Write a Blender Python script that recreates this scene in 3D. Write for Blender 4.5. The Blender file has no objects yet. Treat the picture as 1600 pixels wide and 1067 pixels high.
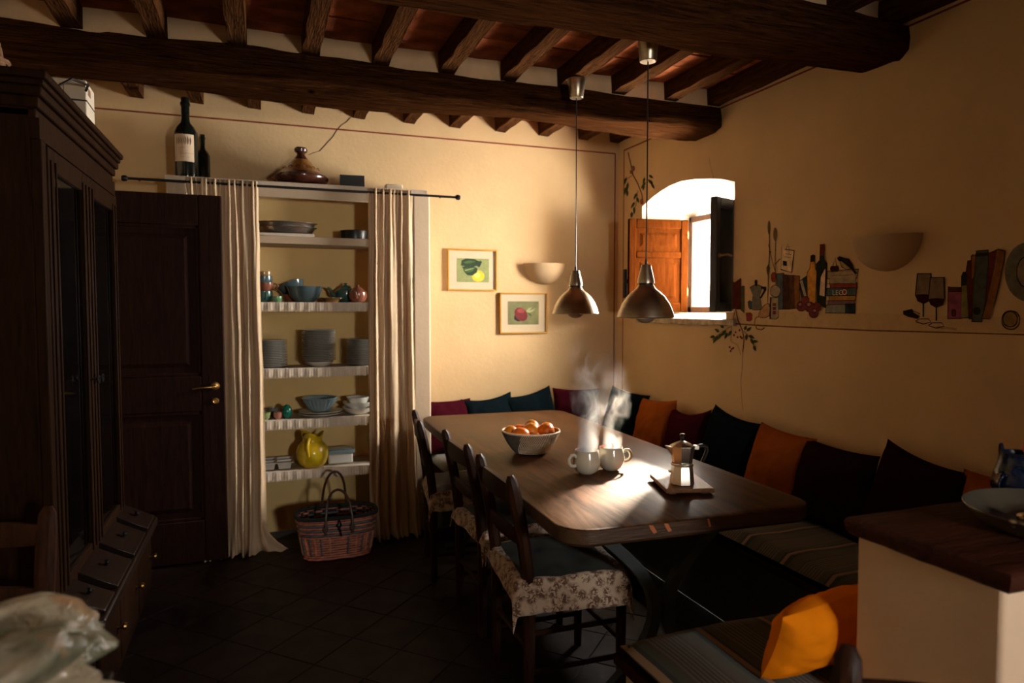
import bpy, bmesh, math, random
from math import sin, cos, pi, radians
from mathutils import Vector, Matrix, noise

scene = bpy.context.scene
COL = scene.collection

# ------------------------------------------------------------------ camera, sky, sun, exposure
cam_data = bpy.data.cameras.new('camera')
cam_data.lens = 24.0; cam_data.sensor_width = 36.0; cam_data.clip_start = 0.05
cam_data.dof.use_dof = True; cam_data.dof.focus_distance = 2.75; cam_data.dof.aperture_fstop = 2.4
cam = bpy.data.objects.new('camera', cam_data); COL.objects.link(cam)
cam.location = (0, 0, 1.45)
cam.rotation_euler = (radians(90 - 2.76), 0, radians(-20.1))
scene.camera = cam

world = bpy.data.worlds.new('hazy_sky'); scene.world = world; world.use_nodes = True
bg = world.node_tree.nodes['Background']
bg.inputs['Color'].default_value = (1.0, 0.94, 0.86, 1); bg.inputs['Strength'].default_value = 57.0

sun_data = bpy.data.lights.new('sun', 'SUN'); sun_data.energy = 40; sun_data.angle = radians(4.5)
sun_data.color = (1.0, 0.84, 0.64)
sun = bpy.data.objects.new('sun', sun_data); COL.objects.link(sun)
SUN_TO = Vector((0.715, 0.70, 0.42)).normalized()
sun.rotation_euler = SUN_TO.to_track_quat('Z', 'Y').to_euler()
sun.location = (6, 8, 5)

def portal(name, loc, rot, sx, sy):
    d = bpy.data.lights.new(name, 'AREA'); d.shape = 'RECTANGLE'; d.size = sx; d.size_y = sy
    d.cycles.is_portal = True
    o = bpy.data.objects.new(name, d); COL.objects.link(o); o.location = loc; o.rotation_euler = rot
portal('window_portal', (3.02, 3.825, 1.75), (0, radians(90), 0), .80, .80)
portal('added_window_portal', (1.33, -1.95, 1.50), (radians(90), 0, 0), .38, .42)

scene.view_settings.view_transform = 'Standard'; scene.view_settings.look = 'None'
scene.view_settings.gamma = 1.0; scene.view_settings.use_curve_mapping = False
scene.view_settings.exposure = 1.2
try:
    scene.cycles.use_denoising = True
    scene.cycles.max_bounces = 10; scene.cycles.diffuse_bounces = 6; scene.cycles.glossy_bounces = 3
    scene.cycles.transmission_bounces = 6; scene.cycles.transparent_max_bounces = 8; scene.cycles.volume_bounces = 0
    scene.cycles.caustics_reflective = False; scene.cycles.caustics_refractive = False
    scene.cycles.sample_clamp_indirect = 8.0
except Exception: pass

# ------------------------------------------------------------------ helpers
class MB:
    """collects shapes; build() links them as one mesh object"""
    def __init__(s): s.v = []; s.f = []; s.m = []
    def add(s, vs, fs, mi=0, M=None):
        b = len(s.v)
        s.v += [tuple(M @ Vector(p)) if M else tuple(p) for p in vs]
        for f in fs: s.f.append([i + b for i in f]); s.m.append(mi)
        return s
    def box(s, x0, x1, y0, y1, z0, z1, mi=0, M=None):
        vs = [(x, y, z) for z in (z0, z1) for y in (y0, y1) for x in (x0, x1)]
        return s.add(vs, [(0,2,3,1),(4,5,7,6),(0,1,5,4),(2,6,7,3),(0,4,6,2),(1,3,7,5)], mi, M)
    def lathe(s, prof, n=24, mi=0, M=None, mis=None):
        vs = []; rings = []
        for r, z in prof:
            if r < 1e-6: rings.append([len(vs)]); vs.append((0, 0, z))
            else:
                rings.append(list(range(len(vs), len(vs) + n)))
                vs += [(r*cos(2*pi*k/n), r*sin(2*pi*k/n), z) for k in range(n)]
        for i in range(len(rings) - 1):
            a, b = rings[i], rings[i+1]; fs = []
            for k in range(n):
                k2 = (k+1) % n
                if len(a) == 1 and len(b) == 1: continue
                if len(a) == 1: fs.append((a[0], b[k2], b[k]))
                elif len(b) == 1: fs.append((a[k], a[k2], b[0]))
                else: fs.append((a[k], a[k2], b[k2], b[k]))
            base = len(s.v)
            for f in fs: s.f.append([q + base for q in f]); s.m.append(mis[i] if mis else mi)
        s.v += [tuple(M @ Vector(p)) if M else tuple(p) for p in vs]
        return s
    def tube(s, pts, r, n=8, mi=0, M=None, closed=False, sx=1.0, ref=None):
        P = [Vector(p) for p in pts]; m = len(P); vs = []
        prev = None
        for i, p in enumerate(P):
            if closed: t = (P[(i+1) % m] - P[i-1])
            else: t = P[min(i+1, m-1)] - P[max(i-1, 0)]
            t.normalize()
            if ref is not None: a = Vector(ref)
            elif prev is not None: a = prev
            else: a = Vector((0, 0, 1)) if abs(t.z) < .9 else Vector((1, 0, 0))
            u = (a - t * a.dot(t))
            if u.length < 1e-6: u = t.orthogonal()
            u.normalize(); w = t.cross(u); prev = u
            rr = r[i] if isinstance(r, (list, tuple)) else r
            for k in range(n):
                vs.append(p + u * (rr*cos(2*pi*(k+.5)/n)) + w * (rr*sx*sin(2*pi*(k+.5)/n)))
        fs = []
        for i in range(m if closed else m - 1):
            for k in range(n):
                a = i*n + k; b = i*n + (k+1) % n; c = ((i+1) % m)*n + (k+1) % n; d = ((i+1) % m)*n + k
                fs.append((a, b, c, d))
        if not closed:
            fs.append(tuple(range(n))[::-1]); fs.append(tuple(range((m-1)*n, m*n)))
        return s.add(vs, fs, mi, M)
    def prism(s, poly, z0, z1, mi=0, M=None):
        n = len(poly)
        vs = [(x, y, z0) for x, y in poly] + [(x, y, z1) for x, y in poly]
        fs = [tuple(range(n))[::-1], tuple(range(n, 2*n))] + [(i, (i+1) % n, n + (i+1) % n, n + i) for i in range(n)]
        return s.add(vs, fs, mi, M)
    def grid(s, fn, nu, nv, mi=0, M=None, wrap=False):
        vs = [fn(i/nu, j/nv) for j in range(nv+1) for i in range(nu + (0 if wrap else 1))]
        w = nu if wrap else nu + 1
        fs = [(j*w+i, j*w+(i+1) % w, (j+1)*w+(i+1) % w, (j+1)*w+i) for j in range(nv) for i in range(nu)]
        return s.add(vs, fs, mi, M)
    def mesh(s, name, mats, smooth=40):
        me = bpy.data.meshes.new(name)
        me.from_pydata(s.v, [], s.f); me.update()
        for m in (mats if isinstance(mats, (list, tuple)) else [mats]): me.materials.append(m)
        for p, mi in zip(me.polygons, s.m): p.material_index = mi
        bm = bmesh.new(); bm.from_mesh(me); bmesh.ops.recalc_face_normals(bm, faces=bm.faces); bm.to_mesh(me); bm.free()
        if smooth:
            for p in me.polygons: p.use_smooth = True
            try: me.set_sharp_from_angle(angle=radians(smooth))
            except Exception: pass
        return me
    def build(s, name, mats, parent=None, loc=(0,0,0), rot=(0,0,0), smooth=40, bevel=0, segs=2, sub=0, solid=0):
        o = bpy.data.objects.new(name, s.mesh(name, mats, smooth)); COL.objects.link(o)
        o.location = loc; o.rotation_euler = rot
        if parent: o.parent = parent
        if solid:
            m = o.modifiers.new('solid', 'SOLIDIFY'); m.thickness = solid; m.offset = 0
        if bevel:
            m = o.modifiers.new('bevel', 'BEVEL'); m.width = bevel; m.segments = segs; m.limit_method = 'ANGLE'; m.angle_limit = radians(40)
        if sub:
            m = o.modifiers.new('sub', 'SUBSURF'); m.levels = sub; m.render_levels = sub
        return o

def tag(o, label, cat=None, group=None, kind=None):
    o['label'] = label
    if cat: o['category'] = cat
    if group: o['group'] = group
    if kind: o['kind'] = kind
    return o
def thing(name, label, cat, loc=(0,0,0), rot=(0,0,0), group=None, kind=None):
    o = bpy.data.objects.new(name, None); COL.objects.link(o); o.empty_display_size = .05
    o.location = loc; o.rotation_euler = rot
    return tag(o, label, cat, group, kind)
def copy_tree(o, parent=None):
    kids = list(o.children)
    c = o.copy(); COL.objects.link(c)
    if parent: c.parent = parent
    for k in kids: copy_tree(k, c)
    return c
def T(x=0, y=0, z=0): return Matrix.Translation((x, y, z))
def R(a, ax='Z'): return Matrix.Rotation(radians(a), 4, ax)
def S3(x, y, z): return Matrix.Diagonal((x, y, z, 1))
def axis_to(d): return Vector(d).normalized().to_track_quat('Z', 'Y').to_matrix().to_4x4()

# ------------------------------------------------------------------ materials
def newmat(name):
    m = bpy.data.materials.new(name); m.use_nodes = True
    nt = m.node_tree; b = nt.nodes['Principled BSDF']
    return m, nt, b
def N(nt, t, **kw):
    n = nt.nodes.new(t)
    for k, v in kw.items():
        if k in n.inputs: n.inputs[k].default_value = v
        else: setattr(n, k, v)
    return n
def rgb(c): return (c[0], c[1], c[2], 1)
def mathn(nt, op, a, b=None, clamp=False):
    n = nt.nodes.new('ShaderNodeMath'); n.operation = op; n.use_clamp = clamp
    for i, q in enumerate((a, b)):
        if q is None: continue
        if isinstance(q, (int, float)): n.inputs[i].default_value = q
        else: nt.links.new(q, n.inputs[i])
    return n.outputs[0]
def mixc(nt, fac, a, b):
    n = nt.nodes.new('ShaderNodeMix'); n.data_type = 'RGBA'
    if isinstance(fac, (int, float)): n.inputs[0].default_value = fac
    else: nt.links.new(fac, n.inputs[0])
    for i, q in ((6, a), (7, b)):
        if isinstance(q, tuple): n.inputs[i].default_value = rgb(q)
        else: nt.links.new(q, n.inputs[i])
    return n.outputs[2]
def coords(nt, scale=(1,1,1), kind='Object', rot=(0,0,0)):
    tc = nt.nodes.new('ShaderNodeTexCoord'); mp = nt.nodes.new('ShaderNodeMapping')
    mp.inputs['Scale'].default_value = scale; mp.inputs['Rotation'].default_value = rot
    nt.links.new(tc.outputs[kind], mp.inputs['Vector']); return mp.outputs[0]
def noisen(nt, vec, scale, detail=4, rough=.55, dist=0):
    n = N(nt, 'ShaderNodeTexNoise', Scale=scale, Detail=detail, Roughness=rough, Distortion=dist)
    nt.links.new(vec, n.inputs['Vector']); return n.outputs['Fac']
def ramp(nt, fac, lo, hi):
    n = nt.nodes.new('ShaderNodeMapRange'); nt.links.new(fac, n.inputs[0])
    n.inputs[1].default_value = lo; n.inputs[2].default_value = hi; return n.outputs[0]
def bumpn(nt, b, h, strength, dist=.002):
    n = nt.nodes.new('ShaderNodeBump'); n.inputs['Strength'].default_value = strength; n.inputs['Distance'].default_value = dist
    nt.links.new(h, n.inputs['Height']); nt.links.new(n.outputs[0], b.inputs['Normal'])
def mat(name, c, rough=.6, metal=0., var=.15, scale=12, bump=0., bscale=80, bdist=.002, coat=0., stretch=(1,1,1), spec=.5, sheen=0., rvar=0., rnd=0., trans=0.):
    m, nt, b = newmat(name)
    b.inputs['Roughness'].default_value = rough; b.inputs['Metallic'].default_value = metal
    b.inputs['Coat Weight'].default_value = coat; b.inputs['Specular IOR Level'].default_value = spec
    b.inputs['Sheen Weight'].default_value = sheen; b.inputs['Transmission Weight'].default_value = trans
    b.inputs['Coat Roughness'].default_value = .1
    vec = coords(nt, stretch)
    f = ramp(nt, noisen(nt, vec, scale), .3, .7)
    lo = tuple(q*(1-var) for q in c); hi = tuple(min(1, q*(1+var)) for q in c)
    out = mixc(nt, f, lo, hi)
    if rnd:
        oi = nt.nodes.new('ShaderNodeObjectInfo')
        k = mathn(nt, 'MULTIPLY_ADD', oi.outputs['Random'], 2*rnd); 
        k.node.inputs[2].default_value = 1 - rnd
        vm = nt.nodes.new('ShaderNodeVectorMath'); vm.operation = 'SCALE'
        nt.links.new(out, vm.inputs[0]); nt.links.new(k, vm.inputs['Scale']); out = vm.outputs[0]
    nt.links.new(out, b.inputs['Base Color'])
    if rvar: nt.links.new(mathn(nt, 'MULTIPLY_ADD', f, rvar), b.inputs['Roughness']); b.inputs['Roughness'].links[0].from_node.inputs[2].default_value = rough - rvar/2
    if bump: bumpn(nt, b, noisen(nt, vec, bscale, 3), bump, bdist)
    return m
def wood(name, c1, c2, axis='x', scale=6, rough=.5, bump=.3, coat=0., dist=1.5, bdist=.003, grain=9, spec=.5, knots=0):
    m, nt, b = newmat(name)
    st = {'x': (1/grain, 1, 1), 'y': (1, 1/grain, 1), 'z': (1, 1, 1/grain)}[axis]
    vec = coords(nt, tuple(q*scale for q in st))
    n1 = noisen(nt, vec, 3.2, 5, .6, dist); n2 = noisen(nt, vec, 14, 3, .6, .4)
    f = mathn(nt, 'ADD', mathn(nt, 'MULTIPLY', ramp(nt, n1, .3, .7), .65), mathn(nt, 'MULTIPLY', ramp(nt, n2, .35, .65), .35), True)
    out = mixc(nt, f, c1, c2)
    if knots:
        v2 = coords(nt, (1, 1, 1)); vo = N(nt, 'ShaderNodeTexVoronoi', Scale=knots); nt.links.new(v2, vo.inputs['Vector'])
        k = ramp(nt, vo.outputs['Distance'], .10, .03); out = mixc(nt, k, out, tuple(q*.25 for q in c1))
    nt.links.new(out, b.inputs['Base Color'])
    b.inputs['Roughness'].default_value = rough; b.inputs['Coat Weight'].default_value = coat
    b.inputs['Coat Roughness'].default_value = .12; b.inputs['Specular IOR Level'].default_value = spec
    if bump: bumpn(nt, b, f, bump, bdist)
    return m
def glassmat(name, c=(1,1,1), alpha=.12, rough=.05):
    """thin clear pane: mostly see-through with a clear reflection"""
    m, nt, b = newmat(name); out = nt.nodes['Material Output']
    tr = nt.nodes.new('ShaderNodeBsdfTransparent'); tr.inputs[0].default_value = rgb(c)
    gl = nt.nodes.new('ShaderNodeBsdfGlossy'); gl.inputs['Roughness'].default_value = rough
    fr = nt.nodes.new('ShaderNodeFresnel'); fr.inputs[0].default_value = 1.5
    mx = nt.nodes.new('ShaderNodeMixShader')
    nt.links.new(mathn(nt, 'ADD', fr.outputs[0], alpha - .04, True), mx.inputs[0])
    nt.links.new(tr.outputs[0], mx.inputs[1]); nt.links.new(gl.outputs[0], mx.inputs[2])
    nt.links.new(mx.outputs[0], out.inputs['Surface']); return m
M = {}
M['plaster'] = mat('cream_plaster', (.64, .45, .240), .9, var=.06, scale=3, bump=.35, bscale=35, bdist=.004, spec=.05)
M['plaster_white'] = mat('white_plaster', (.56, .43, .30), .9, var=.05, scale=5, bump=.3, bscale=30, bdist=.004, spec=.05)
M['beam'] = wood('old_beam_wood', (.012, .0045, .002), (.110, .040, .013), 'x', 9, .85, 1.0, dist=2.2, bdist=.022, grain=14, spec=.0, knots=4)
M['joist'] = wood('joist_wood', (.022, .009, .004), (.105, .042, .015), 'y', 9, .85, .6, bdist=.008, spec=.0)
M['terracotta'] = mat('ceiling_terracotta', (.27, .085, .038), .85, var=.40, scale=9, bump=.6, bscale=70, bdist=.004, rnd=.25, spec=.0)
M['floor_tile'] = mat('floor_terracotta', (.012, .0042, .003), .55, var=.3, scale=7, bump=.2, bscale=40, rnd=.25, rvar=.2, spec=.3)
M['grout'] = mat('floor_grout', (.03, .02, .016), .9, var=.2)
M['redline'] = mat('red_ochre_paint', (.20, .030, .010), .9, var=.3, scale=20)
M['crack'] = mat('dark_crack', (.03, .02, .012), .95)
M['shutter'] = wood('orange_pine', (.015, .003, .0005), (.038, .0095, .0015), 'z', 10, .6, .2, spec=.0)
M['winwood'] = wood('dark_window_wood', (.06, .025, .012), (.16, .065, .025), 'z', 10, .5, .2)
M['blackwood'] = wood('black_brown_wood', (.012, .008, .006), (.03, .018, .012), 'z', 10, .5, .2)
M['glass'] = glassmat('window_glass', (.97, .97, .95), .05)
M['brass'] = mat('aged_brass', (.42, .24, .08), .35, 1., var=.3, scale=30)
M['doorwood'] = wood('dark_door_wood', (.011, .0042, .003), (.027, .010, .006), 'z', 7, .55, .25, spec=.04)
M['cabwood'] = wood('dark_walnut', (.009, .0036, .0018), (.026, .011, .0048), 'z', 8, .5, .25, spec=.03)
M['cabwood_gloss'] = wood('polished_walnut', (.009, .004, .0025), (.018, .008, .0045), 'y', 8, .35, .1, coat=.15, spec=.3)
M['chairwood'] = wood('dark_chair_wood', (.014, .005, .003), (.045, .016, .007), 'z', 9, .45, .2, spec=.12)
M['iron'] = mat('painted_iron', (.045, .055, .055), .45, .3, var=.2, scale=20, bump=.1)
M['blackiron'] = mat('black_iron', (.012, .010, .009), .45, .6, var=.3)

# ------------------------------------------------------------------ the room
XW, YW, XL, YS = 2.567, 4.66, -1.12, -1.85      # right, back, left, rear wall planes
def structure(o, label): return tag(o, label, kind='structure')

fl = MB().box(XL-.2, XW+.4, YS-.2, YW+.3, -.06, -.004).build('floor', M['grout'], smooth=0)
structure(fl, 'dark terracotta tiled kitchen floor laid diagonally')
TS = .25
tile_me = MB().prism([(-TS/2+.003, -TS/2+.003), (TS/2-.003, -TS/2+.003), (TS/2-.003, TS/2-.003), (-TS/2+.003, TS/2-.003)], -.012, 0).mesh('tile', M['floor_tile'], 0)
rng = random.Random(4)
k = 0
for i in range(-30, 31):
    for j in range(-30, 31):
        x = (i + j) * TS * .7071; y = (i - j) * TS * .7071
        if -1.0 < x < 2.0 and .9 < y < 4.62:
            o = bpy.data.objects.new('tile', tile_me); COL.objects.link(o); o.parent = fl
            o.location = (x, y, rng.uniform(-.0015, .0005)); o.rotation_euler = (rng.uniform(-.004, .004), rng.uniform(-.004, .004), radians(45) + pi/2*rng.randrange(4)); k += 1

# back wall
wb = MB().box(XL-.2, XW+.5, YW, YW+.2, 0, 2.95).build('wall_back', M['plaster'], smooth=0)
structure(wb, 'cream plastered back wall with a fine red border line')
# left wall
wl = MB().box(XL-.2, XL, YS-.2, YW+.2, 0, 2.95).build('wall_left', M['plaster'], smooth=0)
structure(wl, 'cream plastered left wall behind the tall cupboard')
# rear wall behind the photographer, with an unseen window added to light the foreground
RX0, RX1, RZ0, RZ1 = 1.14, 1.52, 1.29, 1.71
wr = MB()
wr.box(XL-.2, RX0, YS-.2, YS, 0, 2.95).box(RX1, XW+.5, YS-.2, YS, 0, 2.95).box(RX0, RX1, YS-.2, YS, 0, RZ0).box(RX0, RX1, YS-.2, YS, RZ1, 2.95)
wr = wr.build('wall_rear', M['plaster'], smooth=0)
structure(wr, 'cream plastered rear wall behind the viewer with a small added window')
wp = MB().box(1.62, XW+.02, -.70, -.55, 0, 2.95).build('wall_added_partition', M['plaster'], smooth=0)  # unseen wall, added to keep the rear light off the right wall
structure(wp, 'short unseen partition wall beside the viewer, added to shade the right wall')
# right wall with the splayed arched window recess
WIN_IN = [(3.285, 1.385), (3.285, 2.180), (3.40, 2.213), (3.514, 2.236), (3.678, 2.262), (3.82, 2.274), (3.95, 2.268), (4.05, 2.25), (4.164, 2.224), (4.305, 2.180), (4.305, 1.385)]
ys = [p[0] for p in WIN_IN]
WIN_OUT = []
for (y, z) in WIN_IN:
    t = (y - 3.285) / (4.305 - 3.285)
    WIN_OUT.append((3.47 + t * .705, 1.42 if z < 1.5 else 2.10 + .03 * sin(pi * t)))
XR = 2.90; XO = 3.06
def sheet(mb, x, prof, flip=False):
    (ya, za), (yb, zb) = prof[0], prof[-1]
    Y0, Y1, Z1 = YS - .2, YW + .2, 2.95
    mb.add([(x, Y0, 0), (x, ya, 0), (x, ya, Z1), (x, Y0, Z1)], [(0, 1, 2, 3)])
    mb.add([(x, yb, 0), (x, Y1, 0), (x, Y1, Z1), (x, yb, Z1)], [(0, 1, 2, 3)])
    mb.add([(x, ya, 0), (x, yb, 0), (x, yb, zb), (x, ya, za)], [(0, 1, 2, 3)])
    top = prof[1:-1]
    for a, b in zip(top[:-1], top[1:]):
        mb.add([(x, a[0], a[1]), (x, b[0], b[1]), (x, b[0], Z1), (x, a[0], Z1)], [(0, 1, 2, 3)])
mb = MB(); sheet(mb, XW, WIN_IN); sheet(mb, XO, WIN_OUT)
def loft(mb, x0, p0, x1, p1):
    n = len(p0)
    mb.add([(x0, *p) for p in p0] + [(x1, *p) for p in p1], [(i, (i+1) % n, n + (i+1) % n, n + i) for i in range(n)])
n_ = len(mb.f); loft(mb, XW, WIN_IN, XR, WIN_OUT); loft(mb, XR, WIN_OUT, XO, WIN_OUT)
for q in range(n_, len(mb.f)): mb.m[q] = 1
M['reveal'] = mat('white_limewash_reveal', (.86, .78, .64), .9, var=.04, scale=4, bump=.3, bscale=35, bdist=.004, spec=.05)
wri = mb.build('wall_right', [M['plaster'], M['reveal']], smooth=25)
structure(wri, 'cream plastered right wall with an arched window recess')

# stone window sill ledge
sl = MB()
sl.grid(lambda u, v: (XW - .035 + .06*v, 3.25 + 1.08*u, 1.372 + .004*sin(23*u) - (.02 + .006*sin(31*u))*(1-v)), 40, 2)
sl.add([(XW-.03, 3.24, 1.350), (XW-.03, 4.33, 1.350), (XW+.02, 4.33, 1.350), (XW+.02, 3.24, 1.350), (XW-.03, 3.24, 1.386), (XW-.03, 4.33, 1.386), (XW+.33, 4.19, 1.425), (XW+.33, 3.46, 1.425)], [(0, 1, 2, 3), (0, 1, 5, 4), (4, 5, 6, 7), (0, 4, 7, 3), (1, 2, 6, 5)])
M['sill'] = mat('stone_sill', (.42, .33, .22), .8, var=.35, scale=25, bump=.5, bscale=60)
sl = sl.build('trim_5', M['sill'], smooth=30); structure(sl, 'rough stone sill along the bottom of the window recess')

# red border lines
def strip(name, label, *boxes):
    mb = MB()
    for b in boxes: mb.box(*b)
    structure(mb.build(name, M['redline'], smooth=0), label)
strip('trim_1', 'fine red border line painted along the top of the back wall', (XL, 2.545, YW-.0015, YW+.001, 2.6205, 2.6295))
strip('trim_2', 'fine red border line painted down the back wall beside the corner', (2.536, 2.545, YW-.0015, YW+.001, .80, 2.6295))
strip('trim_3', 'fine red border line painted along the top of the right wall', (XW-.0015, XW+.001, -.2, 4.575, 2.628, 2.637))
strip('trim_4', 'fine red border line painted down the right wall beside the corner', (XW-.0015, XW+.001, 4.566, 4.575, .80, 2.637))
# crack in the back wall
ck = MB(); pts = [(.572, 2.712), (.54, 2.675), (.51, 2.655), (.476, 2.612), (.455, 2.575), (.42, 2.535), (.393, 2.502), (.37, 2.475), (.335, 2.462), (.30, 2.445)]
for (a, b) in zip(pts[:-1], pts[1:]):
    w = .0035; ck.add([(a[0]-w, YW-.001, a[1]), (a[0]+w, YW-.001, a[1]), (b[0]+w, YW-.001, b[1]), (b[0]-w, YW-.001, b[1])], [(0, 1, 2, 3)])
ck.build('crack', M['crack'], wb, smooth=0)

# ---- ceiling: boards of terracotta on joists on two big beams
ce = MB().box(XL-.2, XW+.5, YS-.2, YW+.2, 2.87, 2.95).build('ceiling', M['terracotta'], smooth=0)
structure(ce, 'old ceiling of terracotta tiles on dark wooden joists and beams')
def beam(name, yc, hy, zc, hz, tilt, seed, label):
    nx, ns = 70, 28
    def fn(u, v):
        x = XL - .1 + (XW + .05 - XL + .1) * u
        a = 2*pi*v; e = .42
        cy = math.copysign(abs(cos(a))**e, cos(a)); cz = math.copysign(abs(sin(a))**e, sin(a))
        n = noise.noise(Vector((x*1.1, cos(a)*1.3 + seed, sin(a)*1.3))) * .030 + noise.noise(Vector((x*5, cos(a)*3 + seed, sin(a)*3))) * .008
        h = hz - tilt * (x - .8) if cz < 0 else hz
        return (x, yc + cy*(hy + n), zc + cz*(h + n) )
    mb = MB(); vs = [fn(i/nx, j/ns) for i in range(nx+1) for j in range(ns)]
    fs = [(i*ns+j, i*ns+(j+1) % ns, (i+1)*ns+(j+1) % ns, (i+1)*ns+j) for i in range(nx) for j in range(ns)]
    fs += [tuple(range(ns)), tuple(range(nx*ns, nx*ns+ns))]
    mb.add(vs, fs)
    o = mb.build(name, M['beam'], ce, smooth=50); o['label'] = label; return o
beam('ceiling_beam', 3.555, .150, 2.577, .080, .003, 3.1, 'rough dark beam nearer the back wall')
beam('ceiling_beam', 2.315, .140, 2.585, .082, .0, 9.4, 'rough dark beam nearest the viewer')
jm = {}
def joist(x, y0, y1, zb):
    key = (round(y0, 2), round(y1, 2))
    if key not in jm:
        L = y1 - y0; n = 10; mb = MB(); r2 = random.Random(int(y0*100))
        vs = []
        for i in range(n+1):
            y = L*i/n; d = [r2.uniform(-.004, .004) for _ in range(4)]
            vs += [(-.04+d[0], y, d[1]), (.04+d[2], y, d[3]), (.042, y, .098), (-.042, y, .098)]
        fs = [(i*4+k, i*4+(k+1) % 4, (i+1)*4+(k+1) % 4, (i+1)*4+k) for i in range(n) for k in range(4)] + [(0, 1, 2, 3), (n*4+3, n*4+2, n*4+1, n*4)]
        jm[key] = mb.add(vs, fs).mesh('joist', M['joist'], 30)
    o = bpy.data.objects.new('joist', jm[key]); COL.objects.link(o); o.parent = ce
    o.location = (x + rng.uniform(-.006, .006), y0, zb); o.rotation_euler = (0, 0, rng.uniform(-.006, .006))
JA = [.249 + .3275*k for k in range(-4, 8)]
JA[-1] = 2.515
JB = [.304 + .3275*k for k in range(-4, 7)] + [2.535]
for x in JA: joist(x, 2.28, 3.58, 2.645); joist(x, .4, 2.34, 2.645)
for x in JB: joist(x, 3.50, 4.68, 2.708)
ct = MB().prism([(-.162, -.081), (.162, -.081), (.162, .081), (-.162, .081)], 0, .03).mesh('ceiling_tile', M['terracotta'], 0)
def tiles(J, y0, n, z):
    for x in [J[0]-.3275] + J:
        for r in range(n):
            o = bpy.data.objects.new('ceiling_tile', ct); COL.objects.link(o); o.parent = ce
            o.location = (x + .164, y0 + .165*(r+.5), z + rng.uniform(0, .006)); o.rotation_euler = (rng.uniform(-.02, .02), rng.uniform(-.02, .02), 0)
tiles(JA, 2.35, 7, 2.738); tiles(JB, 3.52, 7, 2.802)
# the tiled field over the bay nearest the viewer, out of the picture
MB().box(XL, XW, .0, 2.34, 2.745, 2.76).build('tile_field', M['terracotta'], ce, smooth=0)
# plaster infill above the beams between the joists
M['infill'] = mat('infill_plaster', (.62, .42, .24), .9, var=.1, scale=8, bump=.4, bscale=25, bdist=.006, spec=.0)
def infill(y, z0, z1):
    n = 90
    mb = MB().grid(lambda u, v: (XL + (XW - XL)*u, y + .012*noise.noise(Vector((u*40, v, y))), z0 + (z1 - z0)*v), n, 3)
    mb.build('plaster_infill', M['infill'], ce, smooth=60)
infill(3.435, 2.60, 2.775); infill(2.235, 2.60, 2.78); infill(2.40, 2.60, 2.78); infill(3.66, 2.60, 2.84)

# ---- window: frame, one casement and two shutters swung into the room
w1 = thing('window_1', 'small deep-set window with dark frame and open orange shutter', None, (0, 0, 0), kind='structure')
FY0, FY1, FZ0, FZ1, FX = 3.47, 4.175, 1.42, 2.10, 2.87
fr = MB(); t = .045
fr.box(FX, FX+.05, FY0, FY0+t, FZ0, FZ1).box(FX, FX+.05, FY1-t, FY1, FZ0, FZ1).box(FX, FX+.05, FY0, FY1, FZ1-t, FZ1).box(FX, FX+.05, FY0, FY1, FZ0, FZ0+t)
fr.build('window_frame', M['winwood'], w1, bevel=.006)
def leaf(name, hinge, end, z0, z1, th, material, panels, glass=False, label=None):
    """a hinged leaf from the hinge to its free edge: stiles, rails and panels"""
    hx, hy = hinge; dx, dy = end[0]-hx, end[1]-hy; L = math.hypot(dx, dy)
    e = thing(name, label, None); e.parent = w1
    if not label: del e['label']
    e.location = (hx, hy, z0); e.rotation_euler = (0, 0, math.atan2(dy, dx)); H = z1 - z0
    mb = MB(); s = .055 if not glass else .045
    mb.box(0, s, -th/2, th/2, 0, H).box(L-s, L, -th/2, th/2, 0, H).box(s, L-s, -th/2, th/2, 0, s+.01).box(s, L-s, -th/2, th/2, H-s-.01, H)
    zs = [s+.01]
    for q in panels:
        mb.box(s, L-s, -th/2, th/2, q*H-.022, q*H+.022); zs += [q*H-.022, q*H+.022]
    zs.append(H-s-.01)
    mb.build('leaf_frame', material, e, bevel=.006)
    for a, b in zip(zs[0::2], zs[1::2]):
        if glass: MB().box(s, L-s, -.003, .003, a, b).build('pane', M['glass'], e, smooth=0)
        else:
            p = MB().box(s, L-s, -.006, .006, a, b)
            for sg in (-1, 1):
                i = .028
                p.add([(s, sg*.006, a), (L-s, sg*.006, a), (L-s, sg*.006, b), (s, sg*.006, b), (s+i, sg*.006, a+i), (L-s-i, sg*.006, a+i), (L-s-i, sg*.006, b-i), (s+i, sg*.006, b-i), (s+i+.02, sg*.013, a+i+.02), (L-s-i-.02, sg*.013, a+i+.02), (L-s-i-.02, sg*.013, b-i-.02), (s+i+.02, sg*.013, b-i-.02)],
                      [(4,5,9,8), (5,6,10,9), (6,7,11,10), (7,4,8,11), (8,9,10,11)])
            p.build('panel', material, e, smooth=0)
    return e, L, H
e, L, H = leaf('window_shutter', (2.845, 4.150), (2.405, 4.215), 1.425, 2.075, .032, M['shutter'], [.62], label='orange pine shutter with two panels')
MB().box(L+.0, L+.02, -.035, -.016, .10, .30).box(L-.01, L+.012, -.024, -.01, .20, .23).build('shutter_bolt', M['blackiron'], e)
for q in (.12, .52): MB().tube([(0, 0, q), (0, 0, q+.05)], .008).build('hinge', M['brass'], e)
leaf('window_shutter', (2.845, 3.475), (2.592, 3.305), 1.435, 2.085, .032, M['blackwood'], [.62], label='near-black shutter folded against the near jamb')
e, L, H = leaf('casement', (2.86, 3.515), (2.470, 3.348), 1.430, 2.10, .045, M['blackwood'], [], True, label='dark glazed casement swung open')
hm = MB().lathe([(0, -.004), (.013, -.004), (.013, .004), (0, .004)], 12, M=T(L-.03, .026, .33) @ R(90, 'X'))
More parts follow.
